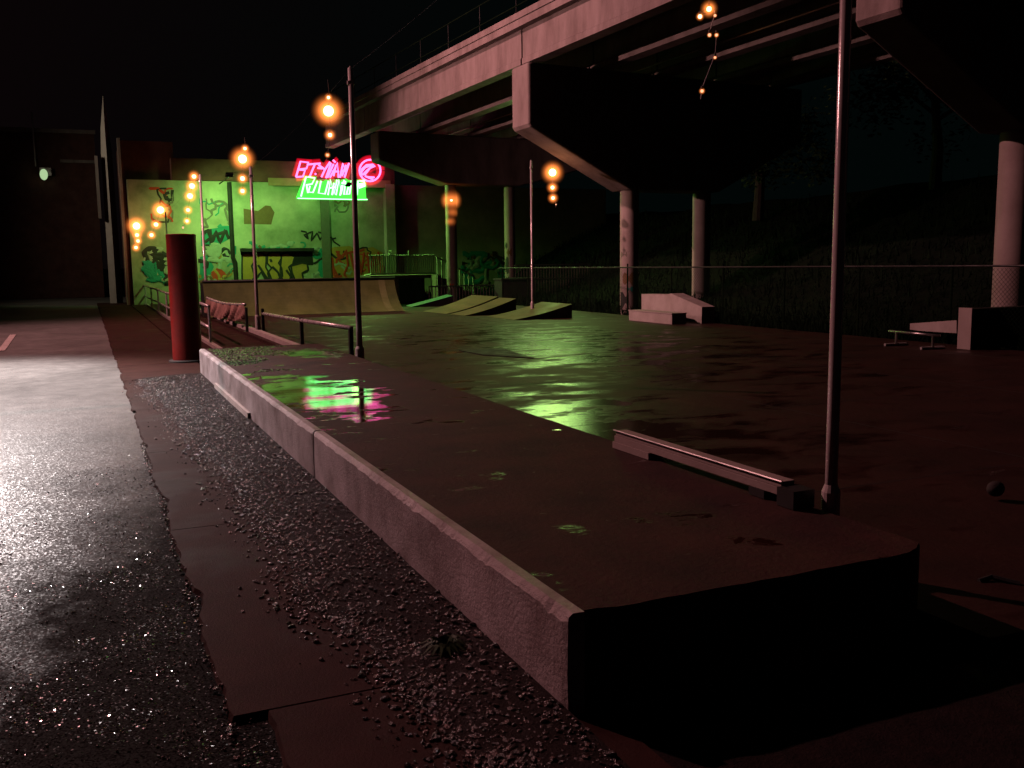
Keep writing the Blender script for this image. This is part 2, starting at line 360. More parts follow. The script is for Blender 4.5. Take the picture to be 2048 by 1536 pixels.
# gravel: thousands of wet stones between slab and sidewalk
def stones(name, spots, label):
    mb = MB()
    ico = [(0,0,1),(0.89,0,0.45),(0.28,0.85,0.45),(-0.72,0.53,0.45),(-0.72,-0.53,0.45),(0.28,-0.85,0.45),(0.72,0.53,-0.45),(-0.28,0.85,-0.45),(-0.89,0,-0.45),(-0.28,-0.85,-0.45),(0.72,-0.53,-0.45),(0,0,-1)]
    fc = [(0,1,2),(0,2,3),(0,3,4),(0,4,5),(0,5,1),(1,6,2),(2,7,3),(3,8,4),(4,9,5),(5,10,1),(6,7,2),(7,8,3),(8,9,4),(9,10,5),(10,6,1)]
    for (x, y, z, r) in spots:
        n = len(mb.v); e = Matrix.Rotation(random.random()*6.3, 3, 'Z') @ Matrix.Rotation(random.uniform(-0.5, 0.5), 3, 'X')
        sc = Vector((r*random.uniform(0.8, 1.4), r*random.uniform(0.7, 1.1), r*random.uniform(0.45, 0.8)))
        for p in ico:
            q = e @ Vector((p[0]*sc.x*random.uniform(0.8, 1.15), p[1]*sc.y*random.uniform(0.8, 1.15), p[2]*sc.z))
            mb.v.append((x+q.x, y+q.y, z+q.z))
        for f in fc: mb.f.append((n+f[0], n+f[1], n+f[2])); mb.mi.append(0)
    o = mb.build(name, M['stone']); return tag(o, label, 'gravel', kind='stuff')
def gedge(y): return 1.22 + 0.12*noise.noise(Vector((y*0.9, 0, 5))) - 0.03*max(0, y-9)+0.10*max(0, 6-y)
sp = []
for i in range(27000):
    y = 2.2 + 17.6*random.random()**1.35; g = gedge(y)
    x = g + (1.99-g)*random.random()
    if random.random() < 0.10: x = g-abs(random.gauss(0, 0.13))
    h = 0.045*max(0, min(1, (x-g)/0.5))
    sp.append((x, y, 0.002+h*random.random()+0.004, random.choice((0.004, 0.006, 0.007, 0.009, 0.011, 0.013, 0.019))*random.uniform(0.8, 1.3)))
stones('gravel', sp, 'wet loose gravel strip along the foot of the raised concrete slab')
mb = MB()
n = 80
for j in range(n):
    for i in range(8):
        def P(i, j):
            y = 2+18*j/n; g = gedge(y); t = i/8; x = g+(2.0-g)*t
            return (x, y, 0.003+0.035*min(1, t*1.5)+0.004*noise.noise(Vector((x*6, y*6, 0))))
        mb.poly([P(i, j), P(i+1, j), P(i+1, j+1), P(i, j+1)])
tag(mb.build('gravel_bed', M['soil']), kind='structure')
sp = []
for i in range(5200):
    y = 2.4 + 9*random.random()**1.5; x = 0.6-abs(random.gauss(0, 1.3))
    if x < -3.2: continue
    if noise.noise(Vector((x*1.3, y*1.3, 9))) < -0.05 and random.random() < 0.8: continue
    sp.append((x, y, sz(x, y)+0.006, random.uniform(0.003, 0.009)))
for i in range(420):
    y = 2.6+10*random.random(); sp.append((0.52+random.gauss(0, 0.025), y, -0.01, random.uniform(0.006, 0.018)))
stones('loose_grit', sp, 'fine wet grit scattered over the dark asphalt and along the sidewalk edge')

# ------------------------------------------------------------ raised slab
SX0, SX1, SY0, SY1, SZ = 2.0, 4.42, 3.9, 20.1, 0.51
t = empty('concrete_platform', (3.2, 12, 0), 'long low raised concrete slab with a chipped pale rim, puddled top', 'platform')
mb = MB()
# top sheet with a worn, wavy front and right edge
n = 90
def topz(x, y): return SZ+0.004*noise.noise(Vector((x*1.5, y*1.5, 0)))
front = [];
for i in range(25):
    x = 2.09+(SX1-2.09)*i/24; y = SY0+0.022*noise.noise(Vector((x*4, 0, 1)))+0.008*noise.noise(Vector((x*17, 3, 1)))
    if i > 21: y += (i-21)**2*0.014
    if i < 2: y += 0.02
    front.append((x, y))
rows = []
for j in range(n+1):
    f = j/n; row = []
    for i in range(25):
        x, y0 = front[i]; y = y0+(SY1-y0)*f
        if i == 24: x += 0.012*noise.noise(Vector((y*3, 0, 2)))
        row.append((x, y, topz(x, y)))
    rows.append(row)
for j in range(n):
    for i in range(24): mb.poly([rows[j][i], rows[j][i+1], rows[j+1][i+1], rows[j+1][i]])
mb.build('slab_top', M['slabtop'], t, True)
mb = MB()
for i in range(24):
    (xa, ya, za), (xb, yb, zb) = rows[0][i], rows[0][i+1]
    mb.poly([(xa, ya, za), (xa, ya-0.008, za-0.02), (xb, yb-0.008, zb-0.02), (xb, yb, zb)])
    mb.poly([(xa, ya-0.008, za-0.02), (xa, ya-0.004, -0.06), (xb, yb-0.004, -0.06), (xb, yb-0.008, zb-0.02)])
for j in range(n):
    (xa, ya, za), (xb, yb, zb) = rows[j][24], rows[j+1][24]
    mb.poly([(xa, ya, za), (xa+0.01, ya, za-0.02), (xb+0.01, yb, zb-0.02), (xb, yb, zb)])
    mb.poly([(xa+0.01, ya, za-0.02), (xa+0.01, ya, -0.06), (xb+0.01, yb, -0.06), (xb+0.01, yb, zb-0.02)])
mb.poly([(2.09, SY1, SZ), (SX1, SY1, SZ), (SX1, SY1, -0.06), (2.09, SY1, -0.06)])
mb.build('slab_body', M['dark_conc'], t)  # shade on the slab's end face is put into this dark colour
def sidewall(ya, yb, nm):
    mb = MB(); L = yb-ya; k = int(L/0.05); prof = []
    for j in range(k+1):
        y = ya+L*j/k
        q = noise.noise(Vector((0, y*3.1, 4)))*0.5+noise.noise(Vector((0, y*14, 4)))*0.5
        chip = max(0, q+0.05)*0.035*(1.5 if y < 9 else 1.0)+0.004*abs(noise.noise(Vector((2, y*31, 4))))
        e = 0.012 if j in (0, k) else 0
        wob = 0.004*noise.noise(Vector((1, y*2, 4)))
        prof.append([(2.0+wob+e, y, -0.05), (2.0+wob+e*0.5, y, 0.2), (2.0+wob+e, y, SZ-0.030-chip), (2.014+chip*0.5, y, SZ-0.013-chip*0.6), (2.036+chip*0.3, y, SZ+0.004-chip*0.15), (2.10, y, SZ+0.003)])
    for j in range(k):
        for i in range(5): mb.poly([prof[j][i], prof[j][i+1], prof[j+1][i+1], prof[j+1][i]])
    for pr in (prof[0], prof[-1]): mb.poly(pr+[(2.10, pr[0][1], -0.05)])
    return mb
M['rim'] = surf('cast_kerb_concrete', (0.17, 0.12, 0.11), (0.62, 0.54, 0.56), 1.5, (0.3, 0.6), 0.9, 34, lo=0.3, hi=0.7, dist=0.015)
sidewall(SY0, 9.50, 0).build('side_wall', M['rim'], t, False)
sidewall(9.545, SY1, 1).build('side_wall', M['rim'], t, False)
mb = MB(); mb.box(1.955, 13.6, -0.02, 1.998, 17.4, 0.125); mb.build('footing', M['pale'], t)
mb = MB()      # mossy stretch at the far end of the slab
for i in range(5200):
    x = random.uniform(2.15, 3.7); y = random.uniform(15.2, 20.0)
    if noise.noise(Vector((x*1.2, y*0.9, 2)))+0.25-0.5*abs(x-2.6)+0.12*(y-17) < 0.02: continue
    z = topz(x, y); h = random.uniform(0.003, 0.012); a = random.random()*3.14; dx, dy = math.cos(a)*0.02, math.sin(a)*0.02
    mb.poly([(x-dx, y-dy, z), (x+dx, y+dy, z), (x+dx*0.2+0.01, y, z+h)])
tag(mb.build('moss', M['moss']), 'patchy green moss covering the far end of the raised slab', 'moss', kind='stuff')
# kerbs beyond the slab
mb = MB(); mb.box(4.62, 20.4, 0.082, 4.80, 60, 0.20)
one(mb, 'kerb', M['pale'], 'long pale kerb running along the left side of the skate floor under the rails', 'kerb')
mb = MB(); mb.box(2.95, 24.5, 0.013, 3.07, 80, 0.10)
one(mb, 'kerb', M['concrete'], 'thin low kerb behind the red post, left of the pale floor kerb', 'kerb')

# grind beam on the slab's right edge
t = empty('grind_beam', (4.3, 6.2, SZ), 'reddish low grind beam lying on blocks along the right edge of the raised slab', 'grind rail')
mb = MB(); mb.box(4.27, 5.1, 0.575, 4.41, 7.35, 0.625); mb.box(4.285, 5.1, 0.628, 4.40, 7.35, 0.668)
mb.build('beam', M['concrete'], t)
mb = MB(); mb.tube([(4.275, 5.08, 0.672), (4.275, 7.37, 0.672)], 0.008, 6); mb.build('edge_trim', M['steel'], t)
mb = MB(); mb.box(4.25, 6.75, 0.515, 4.40, 7.35, 0.573); mb.build('support_block', M['concrete'], t)
mb = MB(); mb.box(4.26, 5.25, 0.515, 4.40, 5.42, 0.573); mb.build('support_block', M['dark'], t)
mb = MB(); mb.box(4.24, 4.92, 0.515, 4.42, 5.09, 0.64); mb.build('end_block', M['dark'], t)

# red post
t = empty('red_post', (2.03, 23.0, 0), 'thick round red painted post standing beside the far end of the raised slab', 'post')
mb = MB(); pr = 0.325
pts = [(2.03, 23.0, z) for z in (-0.02, 0.5, 1.0, 1.6, 2.2, 2.86)]
mb.tube(pts, pr, 40, False); mb.build('shaft', M['red'], t, True)
mb = MB(); mb.tube([(2.03, 23, 2.86), (2.03, 23, 2.885), (2.03, 23, 2.90)], [pr+0.004, pr+0.004, pr-0.03], 40); mb.build('cap', M['red'], t)

mb = MB(); mb.tube([(2.03, 23, -0.02), (2.03, 23, 0.03), (2.03, 23, 0.05)], [pr+0.09, pr+0.09, pr+0.07], 32); mb.build('base_flange', M['dark_conc'], t)
# ------------------------------------------------------------ light poles and strings
def pole(x, y, z0, z1, r, label, collar=True):
    t = empty('light_pole', (x, y, z0), label, 'pole', 'thin metal light poles')
    mb = MB(); mb.tube([(x, y, z0), (x, y, z0+1), (x, y, z1)], [r, r, r*0.85], 16); mb.build('shaft', M['pole'], t, True)
    if collar:
        mb = MB(); mb.tube([(x, y, z0), (x, y, z0+0.12), (x, y, z0+0.55), (x, y, z0+0.6)], [r*1.9, r*1.5, r*1.5, r*1.05], 16); mb.build('base_sleeve', M['pole'], t)
    mb = MB(); mb.tube([(x, y, z1-0.28), (x, y, z1-0.22)], r*1.3, 12); mb.build('ring', M['pole'], t)
    mb = MB(); mb.tube([(x, y, z1), (x, y, z1+0.04)], [r*0.8, r*0.2], 12)
    mb.build('cap', M['pole'], t); return t
P1 = atY(1653, 900, 4.85)
pole(P1.x+0.05, 4.85, 0.08, 6.1, 0.041, 'tall bare metal pole rising from the right edge of the slab, nearest the camera')
p = atY(709, 500, 17.1); pole(4.53, 17.1, 0.08, 5.63, 0.055, 'metal pole at the far right corner of the slab, in front of the neon sign')
poles = [(4.53, 17.1, 5.6), (P1.x+0.05, 4.85, 6.0)]
for px, Y, top, lab in ((501, 29.9, 335, 'thin pole next to the draped tarpaulin, in front of the quarter pipe'),
                   (400, 42.3, 350, 'thin pole directly behind the right side of the red post'),
                   (331, 54.5, 425, 'thin pole left of the red post, beneath a string of three bulbs'),
                   (1062, 33.0, 322, 'slender pole right of the graffiti covered column, behind the wooden kicker ramps')):
    q = atY(px, top, Y); pole(q.x, Y, 0.06, q.z, 0.055 if Y < 50 and px < 1000 else 0.045, lab)

M['core'] = glow('hot_filament', (1.0, 0.66, 0.34), 7)
M['core2'] = glow('warm_bulb', (1.0, 0.55, 0.26), 4.5)
M['dim'] = glow('dim_bulb', (1.0, 0.42, 0.24), 1.6)
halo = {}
def halo_mat(rad, big):
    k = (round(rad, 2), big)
    if k not in halo: halo[k] = halo_volume('bulb_halo', (1.0, 0.24, 0.045), (12.0 if big else 8.0)/max(k[0], 0.02), k[0], 3.2)  # camera glow round a bulb, added as a fading volume
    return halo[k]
def strand(Y, bulbs, label, top=None, cordtop=True):
    """bulbs: (px, py, core px radius, halo px radius, brightness)"""
    P = [atY(b[0], b[1], Y) for b in bulbs]
    dep = P[0].dot(fw)-CAMH*fw.z
    z1 = P[0].z+(0.35 if top is None else top)
    t = empty('string_light', (P[0].x, Y, z1), label, 'string light', 'hanging strands of orange bulbs')
    mb = MB(); path = [Vector((P[0].x, Y, z1))]
    for p in P: path.append(p+Vector((0.02, 0.02, 0.05)))
    path.append(P[-1]+Vector((-0.02, 0, -0.12))); mb.tube(path, 0.008, 5); mb.build('cord', M['cord'], t)
    for b, p in zip(bulbs, P):
        cr, hr = b[2]*dep/F, b[3]*1.2*dep/F
        mb = MB(); mb.sphere(p, cr, 16, 10); part = mb.build('bulb', M['core' if b[4] == 2 else 'core2' if b[4] == 1 else 'dim'], t, True)
        mb = MB(); mb.tube([p+Vector((0, 0, cr*0.9)), p+Vector((0, 0, cr*0.9+0.05))], 0.018, 8); sub(mb, 'socket', M['cord'], part, t)
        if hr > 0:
            me = MB(); me.sphere((0, 0, 0), hr, 20, 12); m2 = me.build('halo_ball', halo_mat(hr, b[4] == 2), None, True)
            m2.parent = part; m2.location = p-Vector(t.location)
strand(19.5, [(657, 195, 3, 9, 1), (657, 222, 10, 33, 2), (660, 270, 4, 13, 1), (655, 310, 2.6, 7, 0)], 'string of bulbs with one very bright bulb, left of the pole before the neon sign')
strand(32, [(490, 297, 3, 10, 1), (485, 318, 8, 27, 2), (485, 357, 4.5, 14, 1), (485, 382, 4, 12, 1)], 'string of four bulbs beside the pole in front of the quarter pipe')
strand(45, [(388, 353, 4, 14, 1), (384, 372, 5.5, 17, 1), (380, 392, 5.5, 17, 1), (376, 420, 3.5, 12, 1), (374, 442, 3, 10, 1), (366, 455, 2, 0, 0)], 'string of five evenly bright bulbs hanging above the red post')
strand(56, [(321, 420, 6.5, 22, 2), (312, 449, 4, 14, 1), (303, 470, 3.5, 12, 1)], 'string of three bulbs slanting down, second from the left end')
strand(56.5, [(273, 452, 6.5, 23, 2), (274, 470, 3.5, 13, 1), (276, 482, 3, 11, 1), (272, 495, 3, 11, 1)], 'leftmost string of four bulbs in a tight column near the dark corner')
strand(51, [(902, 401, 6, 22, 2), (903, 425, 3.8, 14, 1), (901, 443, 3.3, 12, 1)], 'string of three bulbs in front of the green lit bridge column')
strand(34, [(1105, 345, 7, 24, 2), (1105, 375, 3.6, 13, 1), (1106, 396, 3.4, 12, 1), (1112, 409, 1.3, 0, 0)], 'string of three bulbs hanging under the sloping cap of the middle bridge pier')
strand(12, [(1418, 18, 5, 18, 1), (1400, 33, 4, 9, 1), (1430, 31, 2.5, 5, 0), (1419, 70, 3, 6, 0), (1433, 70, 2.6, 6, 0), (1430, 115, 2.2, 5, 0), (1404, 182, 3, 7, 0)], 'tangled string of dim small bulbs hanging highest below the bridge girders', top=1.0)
# overhead wire joining the pole tops
mb = MB()
pts = [(P1.x+0.05, 4.85, 6.05), (4.53, 17.1, 5.62)]
for px, Y, top in ((501, 29.9, 335), (400, 42.3, 350), (331, 54.5, 425)):
    q = atY(px, top, Y); pts.append(tuple(q))
path = []
for a, b in zip(pts, pts[1:]):
    for k in range(8):
        f = k/8; v = Vector(a).lerp(Vector(b), f); v.z -= 0.5*4*f*(1-f)*0.25; path.append(v)
path.append(Vector(pts[-1])); mb.tube(path, 0.003, 4)
one(mb, 'overhead_wire', M['dark'], 'thin black wire strung between the tops of the light poles', 'wire')

# ------------------------------------------------------------ low rails
t = empty('grind_rail', (4.9, 24, 0.2), 'white topped low rail on dark legs behind the slab, in front of the quarter pipe', 'rail')
mb = MB(); a = atY(527, 627, 30.0); b = atY(709, 656, 19.2); mb.tube([(4.92, 30, a.z), (4.92, 24.5, (a.z+b.z)/2-0.01), (4.92, 19.2, b.z)], 0.05, 12); mb.build('bar', M['white_rail'], t, True)
for Y in (30, 24.2, 19.25):
    mb = MB(); mb.box(4.88, Y-0.06, 0.08, 4.96, Y+0.06, b.z-0.03); mb.build('leg', M['dark'], t)
t = empty('guard_rail', (3.0, 50, 0), 'two bar steel railing along the road, left of the red post', 'railing')
for z, nm in ((1.08, 'top_bar'), (0.5, 'middle_bar')):
    mb = MB(); mb.tube([(3.0+0.01*math.sin(k), 27+k*2.5, z+0.015*math.sin(k*1.7)) for k in range(21)], 0.045, 8); mb.build(nm, M['white_rail'], t, True)
for k in range(11):
    mb = MB(); mb.tube([(3.0, 27+k*5, 0.01), (3.0, 27+k*5, 1.07)], 0.035, 8); mb.build('post', M['pole'], t)
# sagging rail with draped tarpaulin
t = empty('tarpaulin_rail', (4.6, 36, 0.1), 'sagging rail with a pink tarpaulin draped below it, right of the red post', 'barrier')
def sagz(f): return 0.80+0.10*f*0.8-0.10*math.sin(math.pi*f)+0.06
ya, yb = 42.0, 31.0
mb = MB(); mb.tube([(4.55, ya+(yb-ya)*k/12, sagz(k/12)) for k in range(13)], 0.05, 8); mb.build('top_bar', M['white_rail'], t, True)
mb = MB(); n = 60; g = []
for j in range(n+1):
    f = j/n; Y = ya+(yb-ya)*f; row = []
    bot = 0.22+0.28*f**3+0.05*math.sin(f*23)
    for i in range(9):
        s_ = i/8; z = sagz(f)-0.02+(bot-sagz(f))*s_
        x = 4.5+0.10*math.sin(f*38+s_*2)*(0.3+s_)+0.05*math.sin(f*90+i)*s_
        row.append((x, Y, z))
    g.append(row)
for j in range(n):
    for i in range(8): mb.poly([g[j][i], g[j+1][i], g[j+1][i+1], g[j][i+1]])
mb.build('tarpaulin', M['tarp'], t, True)
for Y in (42, 37, 34, 31):
    mb = MB(); mb.tube([(4.58, Y, 0.02), (4.58, Y, 0.85)], 0.045, 8); mb.build('post', M['dark'], t)

# ------------------------------------------------------------ quarter pipe and kickers
t = empty('quarter_pipe', (8.5, 41, 0.08), 'wide plywood quarter pipe with dark coping in front of the green wall', 'ramp')
QX0, QX1, QY = 4.45, 12.75, 40.0
prof = []
for k in range(15):
    a = k/14; prof.append((QY+1.75*math.sin(a*1.12)/math.sin(1.12), 0.095+1.40*(1-math.cos(a*1.12))/(1-math.cos(1.12))))
mb = MB()
def qp(mb, xa, xb, off=0.0):
    for (y0, z0), (y1, z1) in zip(prof, prof[1:]):
        mb.poly([(xa, y0, z0+off), (xb, y0, z0+off), (xb, y1, z1+off), (xa, y1, z1+off)])
qp(mb, QX0, QX1); mb.build('riding_surface', M['ply'], t, True)
mb = MB(); qp(mb, QX1-0.75, QX1-0.45, 0.006); mb.build('surface_strip', M['mint2'], t, True)
mb = MB()
for X in (QX0+0.01, QX1-0.01):
    mb.poly([(X, y, z-0.01) for y, z in prof]+[(X, 42.9, prof[-1][1]-0.01), (X, 42.9, 0.09)])
mb.build('side_panel', M['dark'], t)
mb = MB(); mb.box(QX0, 41.78, 1.45, QX1, 42.95, 1.50); mb.build('deck', M['ply'], t)
mb = MB(); mb.tube([(QX0-0.03, 41.74, 1.515), (QX1+0.03, 41.74, 1.515)], 0.045, 8); mb.build('coping', M['dark'], t, True)
def kicker(nl, fl, nh, X1=None, mat='ply', label='', concave=0.1):
    a = atZ(nl[0], nl[1], 0.088); b = atZ(fl[0], fl[1], 0.088)
    h = atY(nh[0], nh[1], a.y)
    t = empty('kicker_ramp', (a.x, a.y, 0.08), label, 'ramp', 'plywood kicker ramps on the skate floor')
    top = []; n = 10
    for k in range(n+1):
        f = k/n; x = a.x+(h.x-a.x)*f; z = 0.092+(h.z-0.092)*(f-concave*math.sin(math.pi*f)); top.append((x, z))
    dxn = b.x-a.x
    mb = MB()
    for (x0, z0), (x1, z1) in zip(top, top[1:]):
        mb.poly([(x0, a.y, z0), (x1, a.y, z1), (x1+dxn, b.y, z1), (x0+dxn, b.y, z0)])
        mb.poly([(x0, a.y, z0-0.02), (x1, a.y, z1-0.02), (x1+dxn, b.y, z1-0.02), (x0+dxn, b.y, z0-0.02)])
        mb.poly([(x0, a.y, z0), (x0, a.y, z0-0.02), (x1, a.y, z1-0.02), (x1, a.y, z1)])
    mb.build('riding_surface', M[mat], t, True)
    mb = MB()
    for (yy, dd, s_) in ((a.y+0.012, 0, 1), (b.y-0.012, dxn, 1)):
        mb.poly([(x+dd, yy, z-0.022) for x, z in top]+[(top[-1][0]+dd, yy, 0.085)])
    mb.poly([(top[-1][0], a.y, 0.085), (top[-1][0]+dxn, b.y, 0.085), (top[-1][0]+dxn, b.y, top[-1][1]-0.022), (top[-1][0], a.y, top[-1][1]-0.022)])
    mb.build('side_panel', M['dark'], t)
kicker((893, 628), (845, 623), (996, 593), label='wide plywood kicker nearest the quarter pipe, left of its narrow twin')
kicker((930, 631.5), (899, 628.5), (1032, 597), label='narrow plywood kicker pushed against the wide one, in the middle of the three')
kicker((1028, 640), (973, 633.5), (1144, 608), label='plywood kicker standing apart on the right, nearest the camera')
M['greenp'] = paint('green_paint', (0.05, 0.32, 0.12))
kicker((822, 614), (812, 611), (906, 591), mat='greenp', label='dark green kicker ramp tucked between quarter pipe and wooden kickers', concave=0.03)

# obstacles along the fence
def facebox(name, pxs, X, dx, mat, label, cat, group=None):
    mb = MB(); P = [atX(px, py, X) for px, py in pxs]; mb.prism(P, (dx, 0, 0)); c = P[0]
    return one(mb, name, mat, label, cat, group, origin=(X, c.y, 0.08))
a = atX(1258, 619, 17.3); b = atX(1344, 629, 17.3)
mb = MB(); mb.box(17.3, b.y, 0.085, 17.85, a.y, 0.42); mb.box(17.28, b.y-0.02, 0.42, 17.87, a.y+0.02, 0.45)
one(mb, 'grind_box', M['pale'], 'low pale grind box at the foot of the bridge column, before the curved white ramp', 'box', origin=(17.3, b.y, 0.08))
X = 18.3
pp = [(1283, 588), (1333, 589), (1342, 587), (1404, 614), (1403, 651), (1389, 639), (1364, 633.5), (1347, 628), (1338, 640), (1283, 633)]
facebox('launch_ramp', pp, X, 0.5, M['pale'], 'curved pale ramp with an arched underside, right of the middle bridge column', 'ramp')
t = empty('grind_rail', (17.5, 16.6, 0.08), 'short steel grind rail on two splayed feet, left of the pale tilted panel', 'rail')
a = atX(1778, 662, 17.5); b = atX(1880, 671.5, 17.5)
mb = MB(); mb.tube([a, b], 0.032, 8); mb.build('bar', M['steel'], t, True)
for px, py in ((1793, 664), (1866, 671)):
    p = atX(px, py, 17.5); mb = MB(); mb.tube([p, (p.x, p.y, 0.12)], 0.03, 8); part = mb.build('leg', M['steel'], t)
    mb = MB(); mb.tube([(17.2, p.y+0.05, 0.115), (17.85, p.y-0.02, 0.115)], 0.035, 8); sub(mb, 'foot', M['white_rail'], part, t)
facebox('tilted_panel', [(1820, 647), (1913, 640.5), (1913, 666.5), (1837, 661.5), (1820, 659)], 18.5, 0.35, M['pale'], 'pale sloping panel resting against the dark box near the fence', 'panel')
t = empty('ramp_box', (18.1, 15.5, 0.08), 'large box by the fence at far right, lit end pale and shaded front dark by colour', 'box')
p0 = atX(1940, 700, 18.05); p1 = atX(1914, 694, 18.05)
mb = MB(); mb.box(18.05, p0.y, 0.085, 18.12, p1.y, 1.02); mb.build('lit_end', M['concrete'], t)
mb = MB(); mb.box(18.125, p0.y+0.02, 0.085, 21.6, p1.y-0.02, 1.0); mb.build('body', M['dark'], t)  # lit end and shaded front are put into the two colours
# dark plate on the floor and small litter
mb = MB(); P = [atZ(px, py, 0.09) for px, py in ((918, 701), (1004, 697.5), (1068, 716.5), (965, 710))]
mb.prism([(p.x, p.y, 0.084) for p in P], (0, 0, 0.014))
one(mb, 'floor_plate', M['dark'], 'thin black sheet lying flat on the wet skate floor', 'plate')
for (px, py, ln) in ((945, 752, 0.5), (1195, 683, 0.9), (1290, 722, 0.8), (1985, 1160, 0.12)):
    pass
mb = MB(); p = atZ(1990, 1000, 0.08)
mb.sphere((p.x, p.y, 0.08+0.1), 0.085, 12, 8, (1, 0.8, 0.8)); one(mb, 'rock', M['dark_conc'], 'rounded stone lying on the floor near the right picture edge', 'rock', smooth=True)
mb = MB(); a = atZ(1958, 1162, 0.085); b = atZ(2040, 1168, 0.085)
mb.tube([a, a.lerp(b, 0.5)+Vector((0, 0.06, 0.02)), b], 0.018, 6); one(mb, 'stick', M['dark'], 'dark wet stick lying on the floor right of the slab corner', 'stick')

# ------------------------------------------------------------ bridge
k_ = -0.08; fu = Vector((k_, 1, 0)).normalized(); su = Vector((1, 0.08, 0)).normalized()
GR = -0.0205                                     # the deck falls away from the camera
B1 = Vector((20.45, 34, 0))
def bp(along, side, z): # point in bridge coordinates measured from the middle pier
    p = B1 + fu*along + su*side; return Vector((p.x, p.y, z+GR*along))
bt = empty('bridge', tuple(B1), 'concrete road bridge on round columns crossing overhead from upper right', 'bridge')
def bbox(mb, a0, a1, s0, s1, z0, z1, nseg=1):
    for k in range(nseg):
        A, B = a0+(a1-a0)*k/nseg, a0+(a1-a0)*(k+1)/nseg
        P = [bp(a, s, z) for z in (z0, z1) for (a, s) in ((A, s0), (A, s1), (B, s1), (B, s0))]
        n = len(mb.v); mb.v += [tuple(p) for p in P]
        fs = [(0,3,2,1),(4,5,6,7),(3,0,4,7),(1,2,6,5)]
        if k == 0: fs.append((0,1,5,4))
        if k == nseg-1: fs.append((2,3,7,6))
        for f in fs: mb.f.append(tuple(n+i for i in f)); mb.mi.append(mb.m)
A0, A1 = -50, 23
GZ = 9.52
def girder(side, nm, a0, a1):
    mb = MB()
    pr = [(-0.30, 0), (0.30, 0), (0.30, 0.16), (0.11, 0.30), (0.11, 1.05), (0.30, 1.14), (0.30, 1.28), (-0.30, 1.28), (-0.30, 1.14), (-0.19, 1.05), (-0.19, 0.24), (-0.30, 0.17)] if nm else \
         [(-0.28, 0), (0.28, 0), (0.28, 0.17), (0.1, 0.32), (0.1, 1.28), (-0.1, 1.28), (-0.1, 0.32), (-0.28, 0.17)]
    if nm == 2: pr = [(-0.24, 0), (0.28, 0), (0.28, 1.28), (-0.20, 1.28), (-0.20, 0.245), (-0.24, 0.215)]
    n = len(pr); ends = []
    for a in (a0, a1):
        ends.append([bp(a, side+s, GZ+z) for s, z in pr])
    mb.v += [tuple(p) for e in ends for p in e]
    for i in range(n): j = (i+1) % n; mb.f.append((i, j, n+j, n+i)); mb.mi.append(0)
    mb.f.append(tuple(range(n))); mb.f.append(tuple(range(n, 2*n))); mb.mi += [0, 0]
    mb.build('girder', M['bridge'], bt)
spans = [(-50, -34.4), (-34.3, -16.65), (-16.55, -0.05), (0.05, 17.15), (17.25, 24)]
for i in range(5):
    for s0, s1 in spans:
        girder(-4.75+3.1*i, 2 if i == 0 else 0, s0, s1)
mb = MB(); bbox(mb, A0, A1, -5.25, 8.9, GZ+1.283, GZ+1.55); mb.build('deck', M['bridge'], bt)
mb = MB(); bbox(mb, A0, A1, -5.30, -5.05, GZ+1.553, GZ+1.78); mb.build('parapet', M['bridge'], bt)
for z, nm in ((2.08, 0), (2.85, 1)):
    mb = MB(); mb.tube([bp(A0, -5.2, GZ+z), bp(A1, -5.2, GZ+z)], 0.024, 8); mb.build('handrail', M['weeds'], bt)
for k in range(24):
    a = -48+3*k; mb = MB(); mb.tube([bp(a, -5.18, GZ+1.75), bp(a, -5.18, GZ+2.85)], 0.018, 6); mb.build('rail_post', M['dark'], bt)
for z, s in ((1.0, -2.2), (0.4, 0.9), (1.1, 2.6)):
    mb = MB(); mb.tube([bp(A0, s, GZ+z), bp(A1, s, GZ+z)], 0.05, 6); mb.build('conduit', M['pole'], bt)
for a, dia in ((-16.6, 0.9), (0, 0.76), (17.2, 0.62), (-34.4, 0.9)):
    # hammerhead cap: tapered towards its ends
    zt, ze, zc = GZ-0.02, GZ-2.37, GZ-4.55
    se = -5.07
    if a == 17.2: ze, zc, se = GZ-1.55, GZ-2.7, -4.45
    pr = [(se, zt), (se, ze+0.12), (se+0.09, ze), (-0.45, zc), (4.2, zc), (8.7, ze), (8.8, ze+0.12), (8.8, zt)]
    mb = MB(); P0 = [bp(a-0.66, s, z) for s, z in pr]; P1_ = [bp(a+0.66, s, z) for s, z in pr]
    n = len(pr); mb.v += [tuple(p) for p in P0+P1_]
    for i in range(n): j = (i+1) % n; mb.f.append((i, j, n+j, n+i)); mb.mi.append(0)
    mb.f.append(tuple(range(n))[::-1]); mb.f.append(tuple(range(n, 2*n))); mb.mi += [0, 0]
    o = mb.build('pier_cap', M['bridge'], bt)
    bv = o.modifiers.new('bevel', 'BEVEL'); bv.width = 0.10; bv.segments = 3; bv.limit_method = 'ANGLE'; bv.angle_limit = R(50)
    for s in (0, 3.76):
        c = bp(a, s+(0.3 if a == -16.6 else 0), 0); mb = MB()
        top = zc+GR*a+0.05
        mb.tube([(c.x, c.y, -0.3), (c.x, c.y, 2), (c.x, c.y, top)], dia/2, 32, False); mb.build('column', M['concrete'], bt, True)
